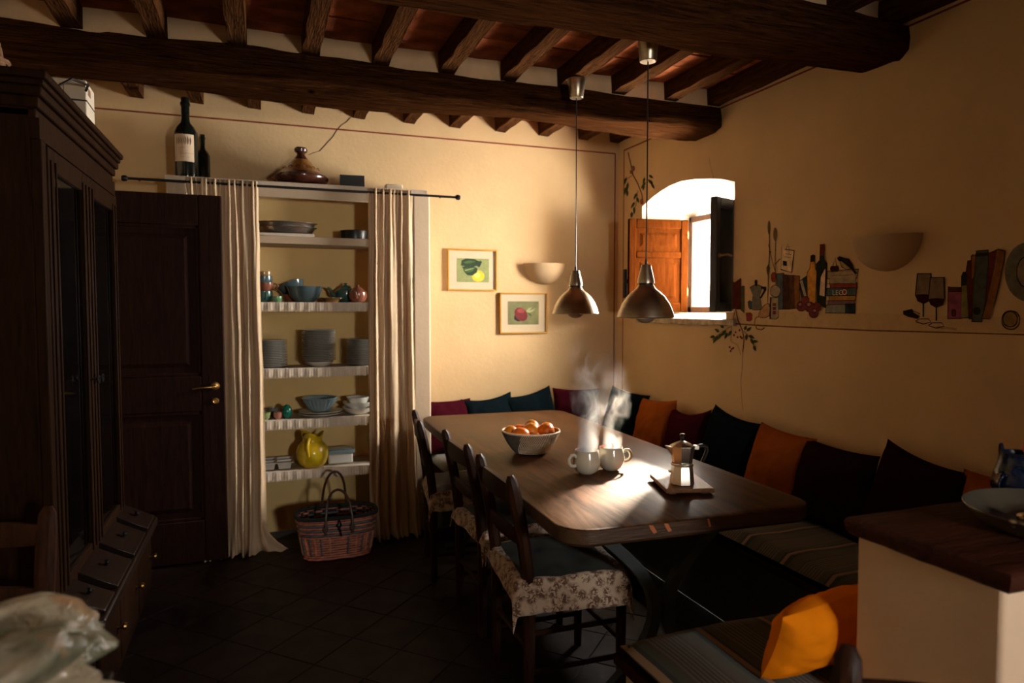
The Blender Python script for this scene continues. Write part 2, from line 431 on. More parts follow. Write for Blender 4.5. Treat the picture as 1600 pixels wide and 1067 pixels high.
hm.tube([(L-.03, .024, .33), (L-.03, .055, .33), (L-.06, .060, .335), (L-.11, .058, .33)], .006, 8)
hm.build('casement_handle', M['brass'], e)

# ---- frame of the unseen added rear window (behind the viewer)
w2 = thing('added_rear_window', 'plain wooden frame of the unseen window added in the rear wall', None, kind='structure')
fr = MB(); t = .012
fr.box(RX0, RX0+t, YS-.12, YS-.06, RZ0, RZ1).box(RX1-t, RX1, YS-.12, YS-.06, RZ0, RZ1).box(RX0, RX1, YS-.12, YS-.06, RZ1-t, RZ1).box(RX0, RX1, YS-.12, YS-.06, RZ0, RZ0+t)
fr.build('window_frame', M['winwood'], w2)

# ---- dark panelled door standing open in front of the shelf niche
d1 = thing('door_1', 'dark brown panelled door standing open beside the curtain', None, (-1.0, 4.19, .012), kind='structure')
DW, DH, dt = .795, 2.07, .045
st = .12
db = MB()
rails = [(0, .24), (.86, 1.06), (DH-.17, DH)]
db.box(0, st, 0, dt, 0, DH).box(DW-st, DW, 0, dt, 0, DH)
for a, b in rails: db.box(st, DW-st, 0, dt, a, b)
db.build('door_frame', M['doorwood'], d1, bevel=.006)
for a, b in ((.24, .86), (1.06, DH-.17)):
    p = MB().box(st, DW-st, .014, dt-.012, a, b)
    i = .05
    p.add([(st+i, .014, a+i), (DW-st-i, .014, a+i), (DW-st-i, .014, b-i), (st+i, .014, b-i), (st+i+.025, .004, a+i+.025), (DW-st-i-.025, .004, a+i+.025), (DW-st-i-.025, .004, b-i-.025), (st+i+.025, .004, b-i-.025)], [(0,1,5,4), (1,2,6,5), (2,3,7,6), (3,0,4,7), (4,5,6,7)])
    p.build('door_panel', M['doorwood'], d1, smooth=0)
    mo = MB()
    for (x0, x1, z0, z1) in ((st, DW-st, a, a+.018), (st, DW-st, b-.018, b), (st, st+.018, a, b), (DW-st-.018, DW-st, a, b)): mo.box(x0, x1, .003, .016, z0, z1)
    mo.build('door_moulding', M['doorwood'], d1, bevel=.004)
h = MB().lathe([(0, 0), (.024, 0), (.024, .006), (.016, .010), (0, .010)], 16, M=T(DW-.05, 0, 1.0) @ R(90, 'X'))
h.tube([(DW-.05, -.008, 1.0), (DW-.05, -.045, 1.0), (DW-.065, -.052, 1.0), (DW-.11, -.05, .998), (DW-.165, -.046, .992)], [.007, .008, .009, .008, .005], 10)
tag(h.build('door_handle', M['brass'], d1), 'brass lever handle')
h = MB().lathe([(0, 0), (.019, 0), (.019, .005), (.012, .008), (.008, .004), (0, .004)], 16, M=T(DW-.05, 0, .915) @ R(90, 'X'))
tag(h.build('keyhole_plate', M['brass'], d1), 'round brass keyhole plate')

# ------------------------------------------------------------------ masonry shelf niche with curtains
M['niche'] = mat('niche_paint', (.86, .62, .27), .85, var=.05, scale=4, bump=.2, bscale=30, spec=.2)
M['shelfcloth'] = mat('shelf_cloth', (.72, .60, .47), .9, var=.06, scale=40, sheen=.2, bump=.2, bscale=250)
M['shelftop'] = mat('shelf_board', (.46, .38, .28), .75, var=.15, scale=10)
SX0, SX1, SYF, SYB, SZT = -.50, 1.027, 4.34, 4.655, 2.205
su = thing('shelf_unit', 'white built-in shelf niche with lace edged shelves full of crockery', 'shelf unit', (0, 0, 0))
MB().box(SX0, SX0+.105, SYF, SYB, 0, SZT-.03).build('pier', M['plaster_white'], su, bevel=.01)
MB().box(SX1-.112, SX1, SYF, SYB, 0, SZT-.03).build('pier', M['plaster_white'], su, bevel=.01)
MB().box(SX0+.105, SX1-.112, SYB-.012, SYB, 0, SZT-.03).build('back_panel', M['niche'], su, smooth=0)
MB().box(SX0-.005, SX1-.02, SYF-.012, SYB, SZT-.03, SZT).build('top_board', M['shelfcloth'], su, bevel=.004)
MB().box(SX0+.105, SX1-.112, SYF+.015, SYF+.045, SZT-.09, SZT-.03).build('header_rail', M['plaster_white'], su, bevel=.004)
SHZ = [1.885, 1.487, 1.086, .772, .458]
for i, z in enumerate(SHZ):
    th = .045 if i == 0 else .028
    MB().box(SX0+.105, SX1-.112, SYF+.006, SYB-.012, z-th, z).build('shelf_board', M['plaster_white'] if i == 0 else M['shelftop'], su, bevel=.003)
    if i:
        # cloth valance with a scalloped lace hem
        n = 260; x0, x1 = SX0+.106, SX1-.113
        vs = []; fs = []
        for k in range(n+1):
            x = x0 + (x1-x0)*k/n; wv = .0025*sin(k*.55+i) + .0015*sin(k*1.9)
            sc = .050 + .006*abs(sin(k*pi/5))
            vs += [(x, SYF+.05, z+.0015), (x, SYF+.003, z+.0015), (x, SYF-.002+wv, z-.022), (x, SYF-.002+wv*1.5, z-sc)]
        for k in range(n):
            for q in range(3): fs.append((k*4+q, k*4+q+1, k*4+5+q, k*4+4+q))
        c = MB().add(vs, fs).build('shelf_cloth', M['shelfcloth'], su, smooth=60)
        # openwork lace: little rings along the hem
        lm = MB()
        for k in range(int((x1-x0)/.018)):
            x = x0 + .009 + .018*k
            lm.tube([(x+.006*cos(a*pi/4), SYF-.0045, z-.050+.006*sin(a*pi/4)) for a in range(8)], .0016, 4, closed=True)
        lm.build('lace_edge', M['shelfcloth'], c, smooth=0)['kind'] = 'stuff'

# curtain rod
def translucent(m, c, f):
    nt = m.node_tree; out = nt.nodes['Material Output']; b = nt.nodes['Principled BSDF']
    t = nt.nodes.new('ShaderNodeBsdfTranslucent'); t.inputs[0].default_value = rgb(c); mx = nt.nodes.new('ShaderNodeMixShader'); mx.inputs[0].default_value = f
    nt.links.new(b.outputs[0], mx.inputs[1]); nt.links.new(t.outputs[0], mx.inputs[2]); nt.links.new(mx.outputs[0], out.inputs['Surface']); return m
M['linen'] = translucent(mat('cream_linen', (.74, .57, .38), .9, var=.05, scale=30, bump=.35, bscale=220, bdist=.001, sheen=.0, spec=.1), (.74, .57, .38), .35)
cr = thing('curtain_rod', 'thin black iron curtain rod with small finials', 'curtain rod', (.25, 4.285, 2.165))
MB().tube([(-.93, 0, 0), (.93, 0, 0)], .0075, 10).build('rod', M['blackiron'], cr)
for s in (-1, 1):
    MB().lathe([(0, 0), (.009, 0), (.016, .008), (.017, .02), (.014, .03), (0, .033)], 12, M=T(s*.93, 0, 0) @ R(90*s, 'Y')).build('finial', M['blackiron'], cr)
    MB().tube([(s*.86-.02, 0, 0), (s*.86-.02, .05, 0)], .005, 6).build('bracket', M['blackiron'], cr)

def curtain(name, label, x0, x1, folds, seed, flare, tail):
    nu, nv = 170, 46
    r = random.Random(seed); ph = [r.uniform(0, 6.28) for _ in range(6)]
    def fn(u, v):
        z = 2.19 - v * 2.183
        w = 1 + flare * v**2
        xc = (x0+x1)/2; 
        uu = u + .02*sin(2*pi*u*2 + ph[0])*(1-v*.3) + .012*v*sin(2*pi*u*3+ph[1])
        x = xc + (uu-.5)*(x1-x0)*w + .012*v*sin(2.5*v+ph[2])
        a = .006 + .010*min(1, v*4) + .010*v
        g = 2*pi*folds*(uu + .035*sin(2*pi*1.3*uu+ph[2]) + .02*sin(2*pi*3.1*uu+ph[1])) + ph[3] + 1.1*sin(2.2*v+ph[4])*v
        top = max(0, 1 - v*4)
        y = 4.283 + a*(.75*sin(g) + .35*sin(g*.47+ph[5]) ) + top*.006*sin(2*pi*folds*2.2*uu+ph[5]) + .004*sin(g*2.1+4*v)
        y -= .03*v**3
        n = noise.noise(Vector((u*7+seed, v*9, seed)))
        y += .010*n*v; x += .006*n
        if v > .93:
            q = (v-.93)/.07
            x += tail * q*q * max(0, (u-.75)/.25)**2; y -= .05*q*q*(.4+.6*sin(2*pi*folds*uu+ph[3])**2) ; z = max(z, .006 + .012*abs(n))
            z += .03*q*max(0, sin(2*pi*folds*.5*uu+1))*.6
        return (x, y, z)
    o = MB().grid(fn, nu, nv).build(name, M['linen'], None, smooth=80, solid=.0025)
    return tag(o, label, 'curtain', 'linen curtains of the shelf niche')
curtain('curtain', 'cream linen curtain gathered beside the dark door', -.385, -.008, 7, 2, .08, .12)
curtain('curtain', 'cream linen curtain gathered at the shelf side nearest the pictures', .630, .905, 5.5, 5, .16, .0)

# ------------------------------------------------------------------ things on top of the niche
M['bottle'] = mat('dark_bottle_glass', (.006, .008, .006), .12, var=.1, spec=.6)
M['paper'] = mat('label_paper', (.62, .47, .32), .8, var=.05, scale=20)
M['paper_ink'] = mat('label_ink', (.22, .12, .07), .8)
def bottle(name, label, loc, r, h, with_label, rz=0):
    t = thing(name, label, 'bottle', loc, (0, 0, radians(rz)), 'wine bottles on the niche')
    p = [(0, 0), (r*.97, 0), (r, .01), (r, h*.52), (r*.97, h*.57), (r*.75, h*.635), (r*.42, h*.69), (r*.34, h*.74), (r*.33, h*.90), (r*.40, h*.905), (r*.40, h*.93), (r*.33, h*.935), (r*.33, h*.935)]
    MB().lathe(p, 32).build('glass_body', M['bottle'], t)
    MB().lathe([(r*.335, h*.80), (r*.355, h*.80), (r*.355, h*.90), (r*.42, h*.905), (r*.42, h*.94), (r*.35, h*.945), (r*.35, h), (r*.30, h), (0, h)], 24).build('capsule', M['bottle'], t)
    if with_label:
        a0, a1 = radians(-150), radians(-45); n = 24
        lb = MB().grid(lambda u, v: ((r+.0012)*cos(a0+(a1-a0)*u), (r+.0012)*sin(a0+(a1-a0)*u), h*.19 + h*.335*v), n, 2).build('label', M['paper'], t, smooth=60)
        ink = MB()
        for k in range(7):      # row of curved strokes
            a = a0 + (a1-a0)*(.18 + .105*k)
            pts = [(h*.19+h*.335*(.62+.28*q/6), a + .045*sin(q/6*pi)) for q in range(7)]
            ink.tube([((r+.0018)*cos(b), (r+.0018)*sin(b), z) for z, b in pts], [.0005, .0018, .0026, .003, .0026, .0018, .0005], 5)
        for zf, u0, u1 in ((.50, .25, .6), (.30, .35, .95), (.27, .3, .6), (.15, .35, .75)):
            ink.tube([((r+.0016)*cos(a0+(a1-a0)*(u0+(u1-u0)*q/10)), (r+.0016)*sin(a0+(a1-a0)*(u0+(u1-u0)*q/10)), h*.19+h*.335*(zf+.01*sin(q*1.7))) for q in range(11)], .0007, 4)
        ink.build('label_print', M['paper_ink'], lb, smooth=0)
    return t
bottle('wine_bottle', 'large dark wine bottle with a cream label on the niche', (-.398, 4.42, SZT), .064, .462, True)
bottle('wine_bottle', 'small dark wine bottle half hidden behind the large one', (-.318, 4.53, SZT), .040, .285, False)

M['tagine'] = mat('brown_glaze', (.060, .018, .010), .22, var=.25, scale=14, coat=.5)
M['tagine2'] = mat('ochre_glaze', (.30, .13, .03), .3, var=.4, scale=45, coat=.4)
tg = thing('tagine', 'brown glazed tagine with a conical ochre lid on the niche', 'tagine', (.243, 4.475, SZT))
MB().lathe([(0, 0), (.11, 0), (.15, .022), (.165, .045), (.165, .056), (.15, .056), (0, .05)], 36).build('base_dish', M['tagine'], tg)
ld = MB().lathe([(.150, .057), (.150, .068), (.132, .080), (.085, .125), (.048, .165), (.027, .190), (.024, .205), (.038, .215), (.041, .230), (.034, .240), (0, .242)], 36, mis=[0, 0, 1, 1, 0, 0, 0, 0, 0, 0]).build('lid', [M['tagine'], M['tagine2']], tg)
dm = MB()
for k in range(14):
    a = 2*pi*k/14; rr = .107
    dm.tube([(rr*cos(a)+.013*cos(q*pi/4)*-sin(a), rr*sin(a)+.013*cos(q*pi/4)*cos(a), .1045+.010*sin(q*pi/4)) for q in range(8)], .002, 4, closed=True)
dm.build('painted_ornament', M['tagine'], ld)

M['blackbox'] = mat('black_card', (.010, .009, .008), .5, var=.1)
M['slatebox'] = mat('slate_card', (.05, .06, .06), .55, var=.1)
bb = MB().box(-.075, .075, -.10, .10, 0, .075)
bb.box(-.0755, -.0745, -.10, .10, .052, .054)
bb = bb.build('black_box', [M['blackbox']], None, (.552, 4.475, SZT), (0, 0, radians(-6)), bevel=.003); tag(bb, 'flat black box lying on the niche beside the tagine', 'box')
M['switch'] = mat('cream_plastic', (.66, .55, .38), .45, var=.03)
sb = thing('junction_box', 'small cream plastic box at the end of the niche top', 'box', (.822, 4.50, SZT))
MB().box(-.055, .055, -.03, .03, 0, .052).build('housing', M['switch'], sb, bevel=.006)
MB().box(-.045, .045, -.032, -.03, .012, .016).build('seam', M['paper_ink'], sb, smooth=0)
wr_ = MB().tube([(.13, 4.43, SZT+.004), (.085, 4.43, SZT+.02), (.055, 4.44, SZT+.045), (.075, 4.46, SZT+.055), (.12, 4.47, SZT+.03)], .002, 6).build('wire', M['blackiron'])
tag(wr_, 'thin bent wire lying beside the tagine', 'wire')

# ------------------------------------------------------------------ crockery on the shelves
M['steel'] = mat('brushed_steel', (.50, .46, .40), .28, 1., var=.1, scale=5, stretch=(1, 1, 30))
M['darkpan'] = mat('dark_nonstick', (.03, .028, .026), .35, .6, var=.2)
M['white_china'] = mat('white_china', (.62, .60, .54), .25, var=.03, spec=.5)
M['plate_shade'] = mat('china_underside_shade', (.20, .19, .165), .3, var=.08)  # dark plate underside: shade between stacked plates put into the colour
def glaze(n, c): M[n] = mat(n+'_glaze', c, .22, var=.08, scale=20, coat=.4); return M[n]
glaze('blue', (.085, .13, .145)); glaze('teal', (.05, .125, .105)); glaze('ochre', (.36, .20, .06)); glaze('terrapink', (.27, .095, .055)); glaze('sage', (.16, .32, .16)); glaze('yellow', (.72, .50, .02)); glaze('egggreen', (.0, .16, .10)); glaze('pinkcup', (.50, .22, .16)); glaze('limecup', (.33, .40, .16)); glaze('bluewhite', (.22, .30, .32))
def one(name, mb, m, label, cat, loc, rot=(0,0,0), group=None, **kw):
    return tag(mb.build(name, m, None, loc, rot, **kw), label, cat, group)
DY = 4.455
# top shelf: stacked oval metal dishes, dark cake tin, white cloth tag
dish = lambda h: MB().lathe([(0, .003), (.150, .003), (.172, h*.75), (.182, h*.8), (.184, h*.88), (.176, h*.9), (.168, h*.82), (.148, .009), (0, .008)], 40, M=S3(1, .62, 1))
one('baking_dish', dish(.050), M['steel'], 'lower oval steel dish on the top shelf', 'dish', (.148, DY-.01, SHZ[0]), group='oval steel dishes')
one('baking_dish', dish(.050), M['steel'], 'upper oval steel dish nested in another on the top shelf', 'dish', (.150, DY-.01, SHZ[0]+.026), group='oval steel dishes')
one('serving_board', MB().box(-.18, .18, -.105, .105, 0, .018), M['shelfcloth'], 'pale board under the oval dishes', 'board', (.128, DY-.012, SHZ[0]), bevel=.004)
for o in bpy.data.objects:
    if o.name.startswith('baking_dish'): o.location.z += .02
one('cake_tin', MB().lathe([(0, 0), (.082, 0), (.086, .05), (.089, .056), (.084, .056), (.080, .006), (0, .006)], 32), M['darkpan'], 'dark round cake tin on the top shelf', 'cake tin', (.557, DY-.01, SHZ[0]))
# second shelf
def mug_prof(r, h): return [(0, 0), (r*.62, 0), (r*.66, .004), (r*.9, h*.3), (r, h*.62), (r*.98, h), (r*.93, h), (r*.92, h*.6), (r*.8, h*.25), (0, .008)]
def mug(name, label, loc, r, h, mats, hrot=0, tilt=0, group=None, cat='mug', handle=True, lip=True):
    t = thing(name, label, cat, loc, (radians(tilt), 0, radians(hrot)), group)
    p = mug_prof(r, h); MB().lathe(p, 28, mis=[0]*5+[1]*4).build('cup', mats, t)
    if handle:
        pts = [(r*.90, 0, h*.78), (r*1.15, 0, h*.86), (r*1.42, 0, h*.76), (r*1.50, 0, h*.55), (r*1.38, 0, h*.36), (r*1.12, 0, h*.27), (r*.90, 0, h*.30)]
        MB().tube(pts, r*.11, 8, ref=(0, 1, 0)).build('handle', mats[0], t)
    return t
z2 = SHZ[1] + .002
mug('stacked_mug', 'teal mug at the bottom of the mug stack', (.012, 4.42, z2), .052, .066, [M['teal'], M['teal']], -80, group='stacked mugs')
mug('stacked_mug', 'terracotta pink mug second in the mug stack', (.020, 4.42, z2+.058), .050, .064, [M['terrapink'], M['terrapink']], -5, 6, group='stacked mugs')
mug('stacked_mug', 'blue green mug third in the mug stack', (.014, 4.42, z2+.096), .050, .064, [M['blue'], M['blue']], 150, group='stacked mugs')
mug('stacked_mug', 'ochre mug on top of the mug stack', (.014, 4.42, z2+.134), .050, .050, [M['ochre'], M['ochre']], 150, group='stacked mugs')
mug('small_cup', 'small green cup lying before the mug stack', (.088, 4.395, z2+.0), .032, .036, [M['sage'], M['sage']], 0, handle=False, cat='cup')
bowlp = lambda r, h: [(0, 0), (r*.5, 0), (r*.55, .004), (r*.82, h*.4), (r, h), (r*.96, h), (r*.78, h*.42), (r*.5, .010), (0, .010)]
one('bowl', MB().lathe(bowlp(.108, .098), 36), M['blue'], 'large blue grey bowl on the mug shelf', 'bowl', (.252, 4.44, z2))
one('bowl', MB().lathe(bowlp(.085, .06), 32), M['blue'], 'blue bowl tipped up behind the large blue bowl', 'bowl', (.195, 4.545, z2+.058), (radians(-14), radians(-22), 0))
one('bowl', MB().lathe(bowlp(.07, .05), 28), M['terrapink'], 'dull red bowl under the tipped blue bowl', 'bowl', (.19, 4.54, z2))
one('saucer_dish', MB().lathe([(0, 0), (.04, 0), (.045, .012), (.06, .020), (.078, .026), (.078, .029), (.055, .026), (.03, .012), (0, .011)], 28), M['ochre'], 'small cream footed saucer on the mug shelf', 'saucer', (.415, 4.42, z2))
def teapot(name, label, loc, rz, m, s):
    t = thing(name, label, 'teapot', loc, (0, 0, radians(rz)), 'teapots')
    MB().lathe([(0, 0), (.035*s, 0), (.05*s, .012*s), (.062*s, .04*s), (.058*s, .07*s), (.035*s, .088*s), (.028*s, .09*s)], 28).build('pot_body', m, t)
    MB().lathe([(.034*s, .089*s), (.03*s, .096*s), (.012*s, .103*s), (.007*s, .107*s), (.011*s, .115*s), (0, .119*s)], 20).build('lid', m, t)
    MB().tube([(-.05*s, 0, .035*s), (-.078*s, 0, .05*s), (-.09*s, 0, .078*s), (-.105*s, 0, .088*s)], [.016*s, .012*s, .009*s, .008*s], 10).build('spout', m, t)
    MB().tube([(.05*s, 0, .068*s), (.08*s, 0, .075*s), (.092*s, 0, .05*s), (.078*s, 0, .028*s), (.055*s, 0, .026*s)], .006*s, 8, ref=(0, 1, 0)).build('handle', m, t)
teapot('teapot', 'teal teapot behind the terracotta pink teapot', (.51, 4.53, z2), 0, M['teal'], 1.08)
teapot('teapot', 'terracotta pink teapot with its spout towards the viewer', (.575, 4.425, z2), 70, M['terrapink'], .95)
# third shelf: three stacks of plates
plate_me = MB().lathe([(0, 0), (.058, 0), (.062, .003), (.101, .0145), (.102, .0165), (.099, .0165), (.060, .0055), (0, .004)], 32, mis=[1, 1, 1, 0, 0, 0, 0]).mesh('plate', [M['white_china'], M['plate_shade']])
z3 = SHZ[2] + .002
def stack(n, x, y, z, dz, label, group, sc=1.0):
    for i in range(n):
        o = bpy.data.objects.new('plate', plate_me); COL.objects.link(o)
        o.location = (x + rng.uniform(-.0012, .0012), y + rng.uniform(-.001, .001), z + dz*i); o.rotation_euler = (0, 0, rng.uniform(0, 6)); o.scale = (sc, sc, 1)
        k = n - 1 - i
        tag(o, ('topmost' if k == 0 else 'bottom' if i == 0 else ORD[k] + ' from the top') + ' ' + label, 'plate', group)
ORD = ['', 'second', 'third', 'fourth', 'fifth', 'sixth', 'seventh', 'eighth', 'ninth', 'tenth', 'eleventh', 'twelfth', 'thirteenth', 'fourteenth', 'fifteenth', 'sixteenth', 'seventeenth', 'eighteenth', 'nineteenth']
ORD = [''] + ORD[1:]
stack(16, .050, 4.45, z3, .0102, 'white plate of the stack beside the left curtain', 'plate stack by the left curtain', .95)
one('bowl', MB().lathe(bowlp(.088, .032), 32), M['white_china'], 'white bowl under the tallest plate stack', 'bowl', (.333, 4.45, z3))
stack(19, .333, 4.45, z3+.026, .0104, 'white plate of the tall middle stack', 'tall middle plate stack', 1.03)
stack(15, .602, 4.45, z3, .0110, 'white plate of the stack half behind the right curtain', 'plate stack by the right curtain')
# fourth shelf
z4 = SHZ[3] + .002
def tumbler(loc, label):
    t = MB().lathe([(0, .004), (.022, 0), (.026, .004), (.031, .056), (.0285, .056), (.023, .008), (0, .008)], 20)
    one('tumbler', t, M['glassy'], label, 'glass', loc, group='small glasses on the fourth shelf')
M['glassy'] = mat('greenish_glass', (.55, .56, .48), .15, var=.05, spec=.7, trans=.5)
tumbler((-.010, 4.50, z4), 'small glass at the left end of the fourth shelf'); tumbler((.058, 4.51, z4), 'small ribbed glass in the middle of three on the fourth shelf'); tumbler((.126, 4.51, z4), 'small glass right behind the green egg')
mug('egg_cup', 'small lime green cup on the fourth shelf', (.010, 4.40, z4), .030, .044, [M['limecup'], M['limecup']], 170, cat='cup')
mug('egg_cup', 'small pink cup on the fourth shelf', (.082, 4.40, z4), .026, .042, [M['pinkcup'], M['pinkcup']], 0, handle=False, cat='cup')
one('egg', MB().lathe([(0, 0), (.014, .003), (.027, .02), (.031, .038), (.027, .062), (.016, .080), (.006, .086), (0, .087)], 24), M['egggreen'], 'dark green ceramic egg on the fourth shelf', 'egg', (.135, 4.405, z4))
for k in range(2):
    one('dinner_plate', MB().lathe([(0, 0), (.08, 0), (.086, .003), (.136, .016), (.136, .019), (.085, .007), (0, .006)], 36), M['white_china'], ['lower white plate under the ribbed bowl', 'upper white plate under the ribbed bowl'][k], 'plate', (.340, 4.465, z4 + .014*k), (0, 0, 0), 'plates under the ribbed bowl')
rb = MB(); n = 48
prof = [(.0, 0), (.052, 0), (.075, .025), (.098, .062), (.110, .082), (.106, .086), (.094, .062), (.07, .026), (0, .012)]
def ribbed(u, v):
    i = v*(len(prof)-1); a = int(min(i, len(prof)-2)); f = i-a
    r = prof[a][0]*(1-f)+prof[a+1][0]*f; z = prof[a][1]*(1-f)+prof[a+1][1]*f
    q = 1 + (.035*cos(2*pi*u*24) if 1 < i < 4 else 0)
    return (r*q*cos(2*pi*u), r*q*sin(2*pi*u), z)
rb.grid(ribbed, 96, 24, wrap=True)
one('ribbed_bowl', rb, M['bluewhite'], 'grey ribbed bowl on two white plates', 'bowl', (.336, 4.46, z4+.030))
for k, (h0, r, lab) in enumerate(((0, .10, 'lowest white bowl of the stack by the right curtain, fourth shelf'), (.034, .095, 'middle white bowl of the stack by the right curtain, fourth shelf'), (.050, .072, 'topmost white bowl of the stack by the right curtain, fourth shelf'))):
    one('bowl', MB().lathe(bowlp(r, .045 if k < 2 else .06), 32), M['white_china'], lab, 'bowl', (.572, 4.45, z4+h0), group='white bowl stack')
# fifth shelf
z5 = SHZ[4] + .002
tr = thing('muffin_tray', 'grey metal tray with square hollows on the lowest shelf', 'tray', (.02, 4.45, z5))
tb = MB(); W, D, hh = .150, .095, .05
def cell(cx, cy, w, d):
    tb.add([(cx-w, cy-d, hh), (cx+w, cy-d, hh), (cx+w, cy+d, hh), (cx-w, cy+d, hh), (cx-w*.8, cy-d*.8, .008), (cx+w*.8, cy-d*.8, .008), (cx+w*.8, cy+d*.8, .008), (cx-w*.8, cy+d*.8, .008)], [(0,1,5,4), (1,2,6,5), (2,3,7,6), (3,0,4,7), (4,5,6,7)])
for cx in (-.095, 0, .095):
    for cy in (-.045, .045): cell(cx, cy, .042, .038)
tb.build('hollows', M['white_china'], tr, smooth=0)
tl = MB()
for cx in (-.145, -.0475, .0475, .145): tl.box(cx-.0055, cx+.0055, -.09, .09, hh-.004, hh+.001)
for cy in (-.087, 0, .087): tl.box(-.15, .15, cy-.007, cy+.007, hh-.004, hh+.001)
tl.build('rim_grid', M['white_china'], tr)
pt = thing('pitcher', 'round yellow glazed pitcher with a ruffled lip', 'pitcher', (.283, 4.425, z5), (0, 0, radians(-108)))
pprof = [(.0, 0), (.058, 0), (.085, .025), (.098, .065), (.098, .10), (.085, .135), (.062, .158), (.058, .175), (.066, .200), (.066, .206), (.060, .205), (.054, .176), (.058, .156), (.08, .13), (0, .12)]
def pit(u, v):
    i = v*(len(pprof)-1); a = int(min(i, len(pprof)-2)); f = i-a
    r = pprof[a][0]*(1-f)+pprof[a+1][0]*f; z = pprof[a][1]*(1-f)+pprof[a+1][1]*f
    th = 2*pi*u
    if 6 < i < 12:
        q = min(1, (i-6)/2) if i < 10 else min(1, (12-i)/2)
        r *= 1 + q*(.10*cos(3*th) + .12*max(0, cos(th-pi))**4); z += q*.014*cos(3*th)
    return (r*cos(th), r*sin(th), z)
MB().grid(pit, 72, 42, wrap=True).build('pitcher_body', M['yellow'], pt, smooth=70)
MB().tube([(.064, 0, .185), (.088, 0, .180), (.108, 0, .155), (.113, 0, .125), (.104, 0, .095), (.094, 0, .080)], [.010, .011, .011, .010, .010, .008], 10, ref=(0, 1, 0)).build('handle', M['yellow'], pt)
fb = thing('food_box', 'white storage box with a blue lid on the lowest shelf', 'storage box', (.455, 4.475, z5), (0, 0, radians(3)))
MB().box(-.078, .078, -.05, .05, 0, .068).build('tub', M['white_china'], fb, bevel=.012, segs=3)
MB().box(-.088, .088, -.058, .058, .068, .090).box(-.075, .075, -.045, .045, .090, .096).build('lid', M['bluewhite'], fb, bevel=.007, segs=3)
# bottles of water stored below the lowest shelf: hanging hooks on the niche back
# ------------------------------------------------------------------ woven basket on the floor
def weave(name, c1, c2, sc, rough=.7):
    m, nt, b = newmat(name)
    br = N(nt, 'ShaderNodeTexBrick', Scale=sc); br.inputs['Color1'].default_value = rgb(c1); br.inputs['Color2'].default_value = rgb(c2); br.inputs['Mortar'].default_value = (.012, .008, .006, 1)
    br.inputs['Mortar Size'].default_value = .012; br.inputs['Brick Width'].default_value = .35; br.inputs['Row Height'].default_value = .22
    nt.links.new(coords(nt, (1, 1, 1), 'Object'), br.inputs['Vector'])
    n = noisen(nt, coords(nt), 18); nt.links.new(mixc(nt, mathn(nt, 'MULTIPLY', n, .5), br.outputs['Color'], c2), b.inputs['Base Color'])
    b.inputs['Roughness'].default_value = rough; return m
M['reed_red'] = mat('red_reed', (.42, .13, .075), .6, var=.35, scale=25)
M['reed_dark'] = mat('dark_reed', (.09, .095, .10), .6, var=.3, scale=25)
M['reed_pale'] = mat('pale_reed', (.52, .20, .11), .6, var=.35, scale=25)
M['basketlining'] = mat('basket_lining', (.012, .014, .013), .9)
M['leather'] = mat('brown_leather', (.06, .026, .014), .45, var=.2)
bk = thing('market_basket', 'red and dark woven market basket with leather handles on the floor', 'basket', (.395, 4.10, 0))
def bsec(a, z):     # rounded rectangular oval, wider at the top
    t = z/.25; hx = .185 + .045*t; hy = .105 + .030*t
    e = .62; c, s_ = cos(a), sin(a)
    return (hx*math.copysign(abs(c)**e, c), hy*math.copysign(abs(s_)**e, s_), z)
MB().grid(lambda u, v: bsec(2*pi*u, .004+.240*v), 64, 6, wrap=True).add([bsec(2*pi*k/40, .006) for k in range(40)], [tuple(range(40))]).build('lining', M['basketlining'], bk, smooth=60)
na, nr = 96, 17
def strands(par):
    mb = MB()
    for r in range(nr):
        dark = r in (10, 12, 14)
        if dark != (par == 1): continue
        z = .010 + .0142*r; pts = []
        for k in range(na):
            a = 2*pi*k/na; x, y, zz = bsec(a, z); o = .005*(1 if (k//3 + r) % 2 else .15)
            l = math.hypot(x, y); pts.append((x*(1+o/l), y*(1+o/l), zz))
        mb.tube(pts, .0072, 5, closed=True, sx=.6)
    return mb
strands(0).build('woven_strands', M['reed_red'], bk); strands(1).build('dark_strands', M['reed_dark'], bk)
for off, mm in ((0, 'reed_dark'), (3, 'reed_pale')):
    sk = MB()
    for k in range(off, na, 6):
        a = 2*pi*(k+1.5)/na
        sk.tube([tuple(Vector(bsec(a, z)) + Vector((bsec(a, z)[0], bsec(a, z)[1], 0)).normalized()*.007) for z in (.035, .06, .09, .12, .138)], .0065, 5, sx=.6)
    sk.build('uprights', M[mm], bk)
MB().tube([bsec(2*pi*k/64, .250) for k in range(64)], .012, 8, closed=True).build('rim', M['basketlining'], bk)
def bhandle(y, hh):
    mb = MB()
    pts = [(-.075, y, .16), (-.073, y*1.02, .26)] + [(-.066*cos(pi*q/12), y*(1-.5*sin(pi*q/12)), .30 + hh*sin(pi*q/12)) for q in range(1, 12)] + [(.073, y*1.02, .26), (.075, y, .16)]
    mb.tube(pts, .0075, 8)
    for s in (-1, 1): mb.lathe([(0, 0), (.017, 0), (.015, .005), (0, .006)], 12, M=T(s*.075, y, .195) @ R(90 if y < 0 else -90, 'X'))
    return mb
tag(bhandle(-.146, .10).build('handle', M['leather'], bk), 'front brown leather loop handle'); tag(bhandle(.146, .175).build('handle', M['leather'], bk), 'raised rear leather loop handle')
MB().tube([(0, -.150, .245), (-.012, -.155, .21), (.004, -.158, .19), (.012, -.156, .15)], .004, 6).tube([(0, -.150, .245), (.012, -.155, .215), (-.006, -.158, .19)], .004, 6).build('tie_cord', M['blackiron'], bk)

